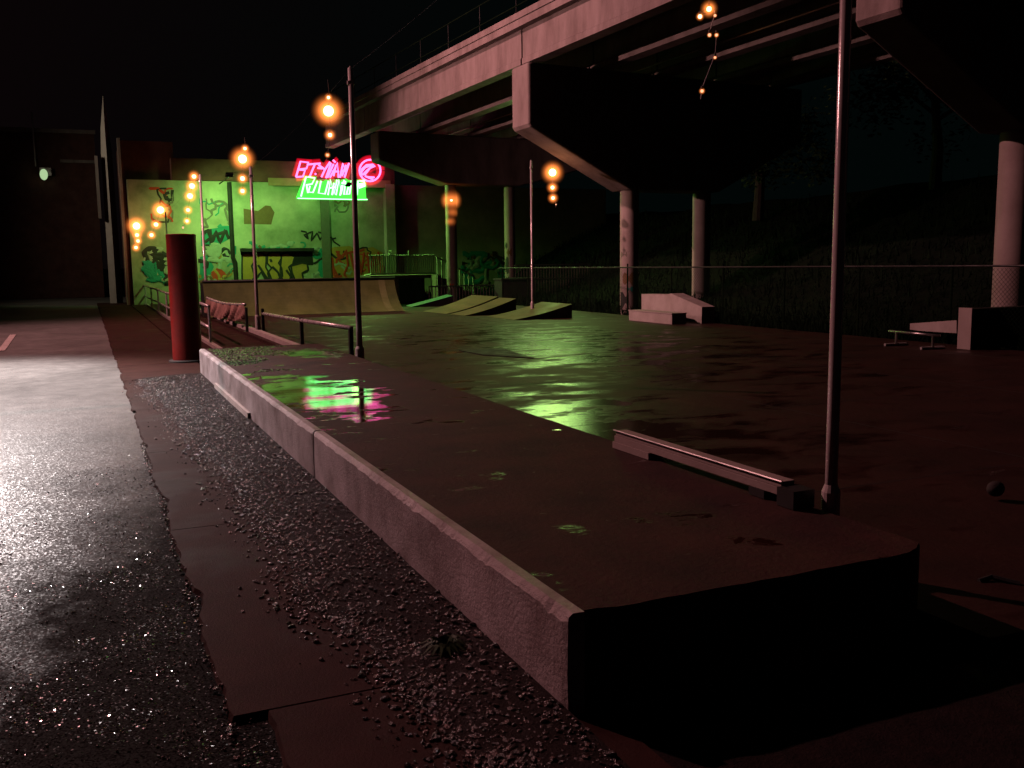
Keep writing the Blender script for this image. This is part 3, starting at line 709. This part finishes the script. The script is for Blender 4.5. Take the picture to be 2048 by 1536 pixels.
# stains and graffiti on the columns
def colpatch(a, s, dia, z0, z1, t0, t1, mat, nm='graffiti'):
    c = bp(a, s, 0); mb = MB(); n = 8; r = dia/2+0.006
    for k in range(n):
        A = t0+(t1-t0)*k/n; Bq = t0+(t1-t0)*(k+1)/n
        w1 = 0.25*noise.noise(Vector((A*3, z0, 0))); w2 = 0.25*noise.noise(Vector((Bq*3, z0, 0)))
        mb.poly([(c.x+r*math.cos(A), c.y+r*math.sin(A), z0+w1), (c.x+r*math.cos(Bq), c.y+r*math.sin(Bq), z0+w2),
                 (c.x+r*math.cos(Bq), c.y+r*math.sin(Bq), z1-w2), (c.x+r*math.cos(A), c.y+r*math.sin(A), z1-w1)])
    mb.build(nm, mat, bt)
for (a, s, dia, lst) in ((0, 0, 0.76, ((0.3, 0.8, 3.0, 4.1, 'ink'), (1.3, 1.55, 3.4, 4.6, 'patch'), (2.3, 2.5, 3.1, 3.9, 'grey'), (0.9, 1.1, 3.9, 4.6, 'teal'))),
                        (17.2, 0, 0.62, ((0.2, 0.7, 3.2, 4.2, 'ink'), (1.1, 1.3, 3.3, 4.3, 'grey'), (0.8, 1.0, 3.8, 4.6, 'rust'))),
                        (17.2, 3.76, 0.62, ((1.6, 2.3, 3.2, 4.0, 'ink'), (2.5, 2.9, 3.6, 4.6, 'patch'), (0.8, 1.3, 3.3, 4.1, 'ink'), (3.0, 3.2, 3.2, 3.8, 'ink')))):
    for z0, z1, t0, t1, m in lst: colpatch(a, s, dia, z0, z1, t0, t1, M[m])

# ------------------------------------------------------------ the building with the neon sign
WY = 58.0
def W(px, py, off=0.0): p = atY(px, py, WY-off); return p
bt2 = empty('building', (9, WY, 0), 'low building with a graffiti covered wall lit bright green', 'building')
zt = W(600, 366).z; zp = W(500, 322).z
xl = W(262, 500).x; xr = 33.0
mb = MB(); mb.box(xl, WY, -0.1, xr, WY+8, zt); mb.build('wall', M['wall'], bt2)
mb = MB(); mb.box(W(345, 400).x, WY-0.45, zt+0.003, W(785, 370).x, WY+8, zp); mb.build('parapet', M['brown'], bt2)
mb = MB(); mb.box(W(535, 400).x, WY-0.55, zt-0.22, W(776, 370).x, WY-0.46, zt+0.22); mb.build('lit_fascia', M['lit_fascia'], bt2)  # the sign's light is put into this strip's tan colour
mb = MB(); xa, xb = W(766, 400).x, W(784, 400).x; mb.box(xa, WY-0.6, -0.1, xb, WY-0.002, zt-0.005); mb.build('pilaster', M['wall'], bt2)
mb = MB(); mb.box(W(640, 400).x, WY-0.08, 0, W(657, 400).x, WY-0.002, zt-0.01); mb.build('pilaster', M['grey'], bt2)
mb = MB(); x = W(462, 450).x; mb.tube([(x, WY-0.15, zt-0.05), (x, WY-0.15, 2.6), (x+0.12, WY-0.15, 2.3), (x+0.12, WY-0.15, 0)], 0.13, 8); mb.build('drainpipe', M['dark'], bt2)
mb = MB(); a = W(480, 500); b = W(626, 500); mb.box(a.x, WY-0.35, a.z-0.10, b.x, WY-0.002, a.z+0.09); mb.build('awning', M['dark'], bt2)
a = W(572, 505); b = W(626, 530); mb = MB(); mb.box(a.x, WY-0.02, b.z, b.x, WY-0.003, a.z); mb.build('recess_shade', M['dark'], bt2)  # dark plate; the shade of a recess is put into its colour
def flat(pts, mat, nm, off=0.012, parent=bt2):
    mb = MB(); P = [W(px, py) for px, py in pts]
    mb.poly([(p.x, WY-off, p.z) for p in P]); mb.build(nm, mat, parent)
def stroke(lines, wd, mat, nm, off=0.02, parent=bt2, into=None):
    mb = MB()
    for pts in lines:
        P = [Vector((W(px, py).x, WY-off, W(px, py).z)) for px, py in pts]
        Q = []
        for i in range(len(P)-1):
            for k in range(4): Q.append(P[i].lerp(P[i+1], k/4))
        Q.append(P[-1])
        mb.tube(Q, wd, 4)
    for i, v in enumerate(mb.v): mb.v[i] = (v[0], WY-off+(v[1]-(WY-off))*0.15, v[2])
    if into is not None:
        n = len(into.v); into.v += mb.v; into.f += [tuple(n+i for i in f) for f in mb.f]; into.mi += mb.mi; return
    mb.build(nm, mat, parent)
flat([(487, 417), (488, 448), (542, 449), (549, 425), (541, 412), (531, 411), (516, 422)], M['patch'], 'painted_patch')
flat([(402, 462), (402, 492), (440, 488), (459, 478), (459, 452), (420, 458)], M['teal'], 'graffiti')
stroke([[(404, 470), (415, 460), (425, 485), (432, 462), (440, 486), (450, 460), (458, 478)], [(410, 484), (430, 470), (455, 462)], [(420, 458), (422, 488)]], 0.09, M['ink'], 'graffiti', 0.03)
stroke([[(602, 462), (612, 464), (616, 478), (608, 470), (625, 463), (622, 482), (634, 466), (640, 480), (646, 470), (655, 480), (662, 474), (668, 484), (680, 492)],
        [(636, 464), (650, 468), (648, 482)], [(664, 478), (672, 476)]], 0.05, M['ink'], 'graffiti')
flat([(437, 534), (420, 546), (428, 560), (440, 561), (446, 550), (455, 552), (450, 545)], M['rust'], 'graffiti')
flat([(400, 514), (414, 510), (428, 534), (414, 560), (400, 560)], M['teal'], 'graffiti')
# big yellow bubble letters under the awning
def bubble(cx, cy, pts, z=0.03):
    stroke([[(cx+a*1.0, cy+b) for a, b in pts+[pts[0]]]], 0.05, M['ink'], 'graffiti_outline', z+0.01)
    flat([(cx+a, cy+b) for a, b in pts], M['yellow'], 'graffiti', z)
R1 = [(-12, -28), (2, -29), (12, -22), (12, -10), (7, -2), (14, 20), (8, 26), (-12, 26)]
bubble(496, 534, R1); bubble(520, 534, R1[:4]+[(11, 0), (18, 12), (24, 27), (12, 27), (2, 10), (-12, 27)]); bubble(549, 532, [(-14, -24), (-4, -28), (10, -27), (14, -16), (8, -6), (14, 4), (16, 20), (6, 28), (-10, 27), (-14, 14), (-6, 4), (-15, -6)])
bubble(575, 534, [(-12, -26), (0, -29), (14, -20), (10, -6), (2, 0), (8, 16), (4, 26), (-10, 26), (-15, 8)]); bubble(596, 540, [(-14, -8), (8, -14), (18, -12), (20, 0), (8, 6), (10, 18), (-6, 20), (-12, 6)])
stroke([[(516, 530), (526, 545), (536, 560)], [(544, 533), (556, 545), (562, 560)], [(572, 540), (584, 556)], [(508, 520), (512, 526)], [(540, 518), (543, 524)]], 0.07, M['ink'], 'graffiti', 0.05)
flat([(655, 500), (668, 494), (700, 492), (712, 500), (745, 494), (765, 505), (768, 561), (655, 561)], M['yellow'], 'graffiti', 0.015)
stroke([[(664, 515), (668, 550), (680, 560), (664, 532)], [(672, 502), (684, 516), (692, 500), (696, 530), (688, 548), (696, 560)], [(700, 505), (708, 540), (716, 510), (722, 550), (728, 505)],
        [(735, 505), (738, 545), (748, 510), (752, 555)], [(730, 530), (760, 528)], [(756, 504), (762, 548)], [(666, 556), (684, 552)]], 0.07, M['rust'], 'graffiti', 0.03)
flat([(638, 500), (650, 498), (652, 524), (656, 540), (644, 556), (636, 548)], M['teal'], 'graffiti')
# left end: tangle of teal tags
random.seed(11)
for q, (cx, cy, mat) in enumerate(((352, 530, 'teal'), (340, 545, 'ink'), (330, 520, 'ink'), (310, 545, 'teal'), (352, 550, 'mint'), (315, 525, 'ink'), (298, 540, 'teal'), (425, 505, 'mint'))):
    L = []
    for _ in range(3):
        x, y = cx, cy; l = []
        for _ in range(7):
            l.append((x, y)); x = cx+random.uniform(-16, 16); y = cy+random.uniform(-18, 18)
        L.append(l)
    stroke(L, 0.10 if mat != 'grey' else 0.2, M[mat], 'graffiti', 0.02+0.006*q)
# right part: teal graffiti band on the wall under the bridge
random.seed(23)
def scrawl(n, x0, x1, y0, y1, cols, ws, sp=10):
    acc = {c: MB() for c in cols}
    for q in range(n):
        cx, cy = random.uniform(x0, x1), random.uniform(y0, y1); l = [(cx, cy)]
        ang = random.random()*6.28
        for _ in range(random.randint(4, 9)):
            ang += random.uniform(-1.6, 1.6); l.append((min(x1, max(x0, l[-1][0]+math.cos(ang)*sp)), min(y1+4, max(y0-3, l[-1][1]+math.sin(ang)*sp*0.9))))
        k = random.choice(cols); stroke([l], random.choice(ws), M[k], 'graffiti', 0.012+0.0015*q, into=acc[k])
    for k, a_ in acc.items():
        if a_.v: a_.build('graffiti', M[k], bt2)
scrawl(26, 288, 345, 500, 562, ('teal', 'ink', 'teal', 'mint', 'ink'), (0.05, 0.09, 0.14), 9)
scrawl(10, 300, 345, 380, 440, ('ink', 'grey', 'rust'), (0.05, 0.08), 11)
scrawl(14, 400, 470, 495, 562, ('teal', 'mint', 'yellow', 'ink', 'patch'), (0.04, 0.07, 0.1), 8)
scrawl(8, 400, 460, 400, 450, ('grey', 'teal'), (0.04, 0.07), 9)
scrawl(8, 498, 625, 488, 496, ('teal', 'patch', 'mint'), (0.05, 0.08), 6)
scrawl(9, 626, 660, 500, 560, ('teal', 'mint', 'yellow', 'ink'), (0.06, 0.1), 8)
scrawl(12, 660, 768, 498, 560, ('rust', 'rust', 'mint', 'ink'), (0.04, 0.07), 9)
scrawl(34, 925, 1022, 510, 560, ('teal', 'mint', 'teal', 'ink', 'patch'), (0.05, 0.1, 0.15), 9)
scrawl(6, 670, 700, 402, 420, ('patch', 'grey'), (0.05,), 6)
# upper block and corner trim
mb = MB(); a = W(240, 278); b = W(346, 278); mb.box(a.x, WY+0.5, -0.1, b.x, WY+7, a.z); mb.build('upper_block', M['brown'], bt2)
mb = MB(); mb.box(a.x-0.16, WY+0.3, 0, a.x-0.003, WY+0.6, a.z+0.1); mb.build('corner_trim', M['concrete'], bt2)

# neon sign
sy = WY-1.4
def S(px, py): return atY(px, py, sy)
c = S(665, 360)
t = empty('neon_sign', (c.x, sy, S(665, 398).z), 'glowing sign with pink neon letters and ring above green lettering', 'neon sign')
M['pink'] = glow('pink_neon', (1.0, 0.17, 0.60), 2.8); M['green'] = glow('green_neon', (0.26, 1.0, 0.34), 4.6)
M['pinkhalo'] = halo_volume('pink_neon_glow', (1.0, 0.005, 0.03), 1.5); M['greenhalo'] = halo_volume('green_neon_glow', (0.04, 1.0, 0.03), 1.6)
M['gpanel'] = glow('green_lit_panel', (0.06, 0.78, 0.05), 1.8)
def neon(name, strokes, mat, gmat, rad=0.058, gr=0.29, dy=0.0):
    m1 = MB(); m2 = MB()
    for s_ in strokes:
        P = [S(px, py)-Vector((0, dy, 0)) for px, py in s_]; m1.tube(P, rad, 6)
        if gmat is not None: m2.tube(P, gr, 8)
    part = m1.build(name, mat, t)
    if gmat is not None: sub(m2, 'glow_halo', gmat, part, t)  # neon halo added as a glowing volume round the tubes
let = {'B': [[(592, 354), (601, 323), (617, 325), (613, 337), (597, 339)], [(597, 339), (610, 341), (606, 353), (592, 354)]],
 'T': [[(614, 329), (641, 327)], [(630, 328), (619, 354)]],
 'dot': [[(630, 349), (632, 347)]],
 'Y': [[(637, 330), (650, 339)], [(660, 324), (650, 339), (643, 354)], [(635, 336), (645, 337)]],
 'I': [[(667, 328), (655, 355)], [(662, 326), (652, 356)], [(666, 320), (671, 325)]],
 'A': [[(660, 355), (675, 326), (677, 355)], [(664, 343), (678, 343)], [(667, 352), (672, 330)]],
 'M': [[(680, 355), (686, 327), (690, 342), (698, 326), (689, 355)], [(683, 342), (694, 342)], [(684, 352), (692, 330)]]}
for k, s_ in let.items(): neon('letter', s_, M['pink'], M['pinkhalo'])
ring = [(740+21*math.cos(a*math.pi/12), 341+21.5*math.sin(a*math.pi/12)) for a in range(25)]
neon('ring', [ring], M['pink'], M['pinkhalo'])
neon('emblem', [[(722, 352), (724, 338), (733, 330), (746, 329), (750, 332), (740, 336), (729, 350)], [(725, 350), (735, 340), (746, 331)], [(722, 345), (730, 335), (744, 330)], [(735, 354), (749, 355)], [(730, 352), (746, 359)]], M['pink'], M['pinkhalo'])
P = [S(594, 396), S(735, 399), S(733, 372), S(722, 359), (S(716, 372)), S(694, 356), S(660, 372), S(655, 358), S(640, 368), S(612, 354), S(600, 380)]
mb = MB(); mb.prism([(p.x, sy+0.25, p.z) for p in P], (0, 0.12, 0)); mb.build('back_panel', M['gpanel'], t)
gl = [[[(602, 393), (612, 354), (630, 356), (624, 368), (612, 370)], [(613, 370), (616, 386)]],
      [[(620, 372), (617, 384), (626, 385), (635, 362)]],
      [[(642, 362), (637, 386), (650, 388), (657, 362)]],
      [[(656, 390), (661, 360), (668, 388), (674, 360)], [(660, 376), (672, 374)], [(664, 390), (668, 366)]],
      [[(672, 390), (678, 360), (683, 388), (688, 360)], [(680, 391), (685, 364)]],
      [[(691, 362), (688, 389), (699, 388), (703, 361)], [(693, 388), (699, 366)]],
      [[(714, 390), (716, 362), (728, 362), (730, 372), (718, 376)], [(716, 368), (730, 367)], [(717, 372), (729, 370)]]]
for s_ in gl: neon('letter', s_, M['green'], M['greenhalo'], 0.05, 0.19)
neon('border_tube', [[(595, 396.5), (710, 399), (735, 399)]], M['green'], M['greenhalo'], 0.03, 0.1)
mb = MB()
for px in (605, 650, 700, 730):
    p = S(px, 385); mb.box(p.x-0.03, sy+0.375, p.z, p.x+0.03, WY-0.56, p.z+0.06)
mb.build('bracket', M['dark'], t)
# floodlight fixtures
def flood(pos, label, aim, arm):
    t = empty('flood_light', tuple(pos), label, 'flood light')
    d = (Vector(aim)-Vector(pos)).normalized(); q = d.to_track_quat('-Z', 'Y').to_matrix().to_4x4(); q.translation = Vector(pos)
    mb = MB(); mb.box(-0.2, -0.14, 0.06, 0.2, 0.14, 0.16, q); mb.build('housing', M['dark'], t)
    mb = MB(); mb.tube([Vector(pos), Vector(arm)], 0.03, 6); mb.build('arm', M['dark'], t)
flood(G1, 'small dark floodlight on an arm above the green lit wall', (8.6, 58, 2.6), (G1.x, WY-0.02, zt-0.15))
flood(G3, 'added dark fill lamp on an arm right of the neon sign, lighting dock and columns', (17.5, 51, 1), (G3.x, WY-0.6, zt-0.05))
flood(G2, 'work light hung under the bridge deck behind the middle pier', (17, 38, 0), G2+Vector((0, 0, 2.0)))

# loading dock, white railing, steps right of the quarter pipe
t = empty('loading_dock', (17, 55, 0), 'raised dock in front of the wall carrying a white picket railing', 'dock')
dx0 = atY(742, 545, 54).x; dx1 = atY(868, 548, 54).x; dz = atY(800, 547, 54).z
mb = MB(); mb.box(dx0, 54.1, dz-0.3, dx1, WY-0.65, dz-0.1); mb.build('platform', M['grey'], t)
mb = MB(); mb.box(dx0+0.9, 54.6, -0.1, dx1-0.4, 57.0, dz-0.303); mb.build('base', M['ink'], t)
mb = MB(); x = atY(796, 570, 53.9).x; mb.box(x-0.13, 54.15, -0.1, x+0.13, 54.4, dz-0.303); mb.build('post', M['wall'], t)
rz = atY(800, 509, 54).z
mb = MB()
n = 30
for k in range(n+1):
    x = dx0+(dx1-dx0)*k/n; hh = 0.25 if k in (9, 10, 18) else 0
    mb.tube([(x, 54.05, dz), (x, 54.05, rz+hh)], 0.035, 5)
mb.tube([(dx0-0.1, 54.05, rz-0.03), (dx1+0.1, 54.05, rz-0.1)], 0.03, 5); mb.tube([(dx0-0.4, 54.05, dz-0.1), (dx0, 54.05, dz), (dx1+0.1, 54.05, dz)], 0.05, 5)
mb.build('railing', M['mint'], t)
t = empty('stair', (20, 54, 0), 'flight of pale steps with picket railing beside the white dock railing', 'stair')
sx = atY(866, 560, 53.6).x
mb = MB()
for k in range(6): mb.box(sx+0.42*k, 53.0, -0.1, sx+0.42*(k+1)-0.004, 54.0, 1.45-0.24*k)
mb.build('steps', M['grey'], t)
mb = MB()
for k in range(9):
    x = sx+0.05+0.28*k; z = 1.45-0.24*int(k*0.28/0.42); mb.tube([(x, 52.95, 0), (x, 52.95, z+1.0)], 0.035, 5)
mb.tube([(sx, 52.95, 2.5), (sx+2.4, 52.95, 1.3)], 0.04, 5); mb.build('railing', M['mint'], t)
# dark picket fence under the bridge
t = empty('picket_fence', (19, 46, 0), 'dark metal picket fence under the bridge behind the wooden kickers', 'fence')
fx0 = atY(858, 575, 47).x; fx1 = atY(1180, 575, 47).x
zz1 = atY(960, 572, 47).z; zz2 = atY(1080, 531, 47).z
mb = MB()
k = 0; x = fx0
while x < fx1:
    mb.tube([(x, 47, 0), (x, 47, zz1 if x < atY(1030, 575, 47).x else zz2)], 0.022, 4); x += 0.17
mb.build('pickets', M['dark_conc'], t)
mb = MB(); xm = atY(1030, 575, 47).x; mb.box(fx0, 46.94, zz1, xm, 47.06, zz1+0.07); mb.box(xm+0.003, 46.94, zz2, fx1, 47.06, zz2+0.07); mb.box(xm+0.003, 46.96, zz2-0.75, fx1, 47.04, zz2-0.68); mb.build('rails', M['dark'], t)
a = atY(990, 560, 46.5); b = atY(1056, 590, 46.5)
mb = MB(); mb.box(a.x, 45.6, 0, b.x, 46.6, a.z); mb.box(a.x-0.05, 45.55, a.z+0.003, b.x+0.05, 46.65, a.z+0.09)
one(mb, 'storage_bin', M['dark'], 'black lidded bin in front of the picket fence, behind the wooden kickers', 'bin', origin=(a.x, 46, 0))

# chain-link fence
FX = 18.9
t = empty('chain_link_fence', (FX, 25, 0), 'long chain link fence between the skate floor and the dark hillside', 'fence')
fz = 1.98
mb = MB(); mb.tube([(FX, 4, fz), (FX, 44, fz-0.12)], 0.026, 8); mb.build('top_rail', M['dark'], t)
for k in range(14):
    mb = MB(); mb.tube([(FX+0.03, 4.6+3*k, 0), (FX+0.03, 4.6+3*k, fz+0.06)], 0.03, 8); mb.build('post', M['weeds'], t)
mb = MB(); dd = 0.11; y = 4.0
while y < 44:
    for sgn in (1, -1):
        y2 = y+sgn*1.8
        if y2 > 44.5 or y2 < 3: continue
        w_ = 0.0055
        mb.poly([(FX+sgn*0.003, y-w_, 0.1), (FX+sgn*0.003, y+w_, 0.1), (FX+sgn*0.003, y2+w_, 1.9), (FX+sgn*0.003, y2-w_, 1.9)])
    y += dd
mb.build('wire_mesh', M['weeds'], t)

# ------------------------------------------------------------ far left: dark buildings, lit wall edge
t = empty('highlight', (0.6, 62, 0), 'tall pale spike shaped like the light on a wall edge at the end of the street', 'highlight')
a = atY(206, 192, 62); mb = MB()
mb.tube([(a.x, 62, -0.1), (a.x, 62, 3), (a.x-0.02, 62, 8.8), (a.x-0.03, 62, 10.2), (a.x, 62, a.z)], [0.36, 0.34, 0.30, 0.22, 0.02], 4); mb.build('shaft', M['concrete'], t)  # pale spike standing in for the lit edge of a wall
mb = MB(); b = atY(190, 300, 62); mb.box(b.x-0.06, 61.6, 5, b.x+0.10, 62, 8.6); mb.build('bracket', M['bridge'], t)
t = empty('warehouse', (-10, 78, 0), 'dark warehouse with thin pale ledges across the end of the street', 'building')
mb = MB(); a = atY(190, 262, 78); mb.box(-34, 78, -0.1, a.x-0.1, 96, a.z); mb.build('wall', M['brown'], t)
mb = MB(); mb.box(-34, 77.85, a.z-0.25, a.x, 78, a.z+0.03); mb.build('ledge', M['bridge'], t)
mb = MB(); b = atY(120, 322, 78); mb.box(b.x, 77.8, b.z-0.12, a.x, 77.998, b.z+0.1); mb.build('ledge', M['bridge'], t)
p = atY(88, 350, 77.5)
mb = MB(); mb.tube([(p.x-0.5, 77.6, p.z+4.4), (p.x-0.5, 77.6, p.z+0.6)], 0.05, 6); mb.build('conduit', M['pole'], t)
part = MB(); part.box(p.x-0.25, 77.3, p.z-0.05, p.x+0.5, 77.99, p.z+0.5); pa = part.build('wall_lamp', M['steel'], t)
mb = MB(); mb.sphere((p.x, 77.1, p.z), 0.33, 12, 8, (0.8, 0.6, 1.2)); sub(mb, 'lens', glow('pale_green_lamp', (0.55, 0.8, 0.42), 0.75), pa, t, True)
# street lamps just outside the picture; the mast and far one are added light
for L, lab, c_ in ((L1, 'tall street lamp beside the road, left of the picture', (-8.6, 40.5)), (L2, 'street lamp over the near road, left of the picture', (-6.4, 23.5)), (L3, 'added unseen mast lamp across the road, lighting bridge and ground', (-16.0, 35.5)), (L4, 'added unseen lamp brightening the far end of the road, left of the picture', (-10.5, 57.0))):
    t = empty('street_lamp', (c_[0], c_[1], 0), lab, 'street lamp', 'street lamps along the road')
    mb = MB(); mb.tube([(c_[0], c_[1], -0.05), (c_[0], c_[1], 5), (c_[0], c_[1], L.z+0.5)], [0.11, 0.09, 0.07], 12); mb.build('post', M['pole'], t, True)
    mb = MB(); mb.tube([(c_[0], c_[1], L.z+0.45), (L.x, L.y, L.z+0.42)], 0.05, 8); mb.build('arm', M['pole'], t, True)
    mb = MB(); mb.box(L.x-0.3, L.y-0.15, L.z+0.34, L.x+0.35, L.y+0.15, L.z+0.48); mb.build('lamp_head', M['dark'], t)

# ------------------------------------------------------------ vegetation
def tree(x, y, z0, h, rad, label, n=2600, seed=1, cz=0.62, leafs=0.16):
    rnd = random.Random(seed)
    t = empty('tree', (x, y, z0), label, 'tree', 'dark trees around the lot')
    mb = MB(); top = z0+h*0.75
    mb.tube([(x, y, z0-0.2), (x+0.1, y, z0+h*0.3), (x-0.1, y+0.1, z0+h*0.55), (x, y, top)], [0.28, 0.22, 0.14, 0.05], 10)
    for k in range(7):
        a = rnd.random()*6.28; s0 = z0+h*rnd.uniform(0.3, 0.6); L = rad*rnd.uniform(0.5, 0.85)
        mb.tube([(x, y, s0), (x+math.cos(a)*L*0.5, y+math.sin(a)*L*0.5, s0+h*0.12), (x+math.cos(a)*L, y+math.sin(a)*L, s0+h*0.25)], [0.10, 0.07, 0.02], 6)
    mb.build('trunk', M['bark'], t)
    cl = []
    for k in range(22):
        a = rnd.random()*6.28; b = rnd.uniform(-0.9, 1); r = rad*rnd.uniform(0.25, 0.9)
        cl.append((Vector((x+math.cos(a)*r, y+math.sin(a)*r, z0+h*cz+b*h*0.3)), rad*rnd.uniform(0.22, 0.42)))
    mb = MB()
    for k in range(n):
        c, r = rnd.choice(cl); d = Vector((rnd.gauss(0, 1), rnd.gauss(0, 1), rnd.gauss(0, 1))).normalized()*r*rnd.uniform(0.5, 1.05)
        p = c+d; u = Vector((rnd.gauss(0, 1), rnd.gauss(0, 1), rnd.gauss(0, 1))).normalized(); v = u.orthogonal().normalized(); s_ = leafs*rnd.uniform(0.6, 1.3)
        mb.poly([p-u*s_, p+v*s_*0.45, p+u*s_, p-v*s_*0.45])
    mb.build('crown', M['leaf'], t); return t
tree(33.5, 30.5, 4.6, 7.5, 4.2, 'leafy tree catching green light beyond the bridge at upper right', 5200, 3)
tree(30.5, 38.5, 4.2, 6.5, 3.6, 'dark tree on the hillside behind the right bridge column of the middle pier', 3000, 5)
tree(37, 17, 5.0, 8, 4.5, 'dark tree on the hillside at the right edge behind the near column', 3000, 6)
tree(-20, 92, 0, 30, 9, 'very tall dark tree rising behind the warehouse at upper left', 5200, 8, leafs=0.35)
rnd = random.Random(5); mb = MB()
for k in range(16000):
    x = 19.2+14*rnd.random()**1.4; y = rnd.uniform(6, 60); z = hz(x, y); h = rnd.uniform(0.15, 0.75)*(0.5+0.6*abs(noise.noise(Vector((x*0.5, y*0.5, 0))))*2)
    a = rnd.random()*6.28; dx, dy = math.cos(a)*0.03, math.sin(a)*0.03; lx, ly = rnd.uniform(-0.2, 0.2), rnd.uniform(-0.2, 0.2)
    mb.poly([(x-dx, y-dy, z), (x+dx, y+dy, z), (x+lx+dx*0.3, y+ly, z+h)])
    if k % 2: mb.poly([(x+lx*0.5, y+ly*0.5, z+h*0.5), (x+lx*0.5+0.1, y+ly*0.5+0.05, z+h*0.62), (x+lx*0.6+0.02, y+ly, z+h*0.75)])
tag(mb.build('undergrowth', M['weeds']), 'rough dark grass and weeds covering the hillside behind the chain link fence', 'undergrowth', kind='stuff')
# weed by the slab
c = atZ(888, 1300, 0.02); mb = MB()
for k in range(60):
    a = rnd.random()*6.28; L = rnd.uniform(0.06, 0.17); u = Vector((math.cos(a), math.sin(a), 0)); v = Vector((-u.y, u.x, 0))*0.008
    b = c+u*0.02*rnd.random(); m_ = b+u*L*0.5+Vector((0, 0, 0.06)); e = b+u*L+Vector((0, 0, 0.025))
    mb.poly([b-v, b+v, m_+v*1.4, m_-v*1.4]); mb.poly([m_-v*1.4, m_+v*1.4, e])
one(mb, 'weed', M['leaf'], 'small dark weed growing from the gravel at the foot of the slab', 'plant', origin=(c.x, c.y, 0.01))
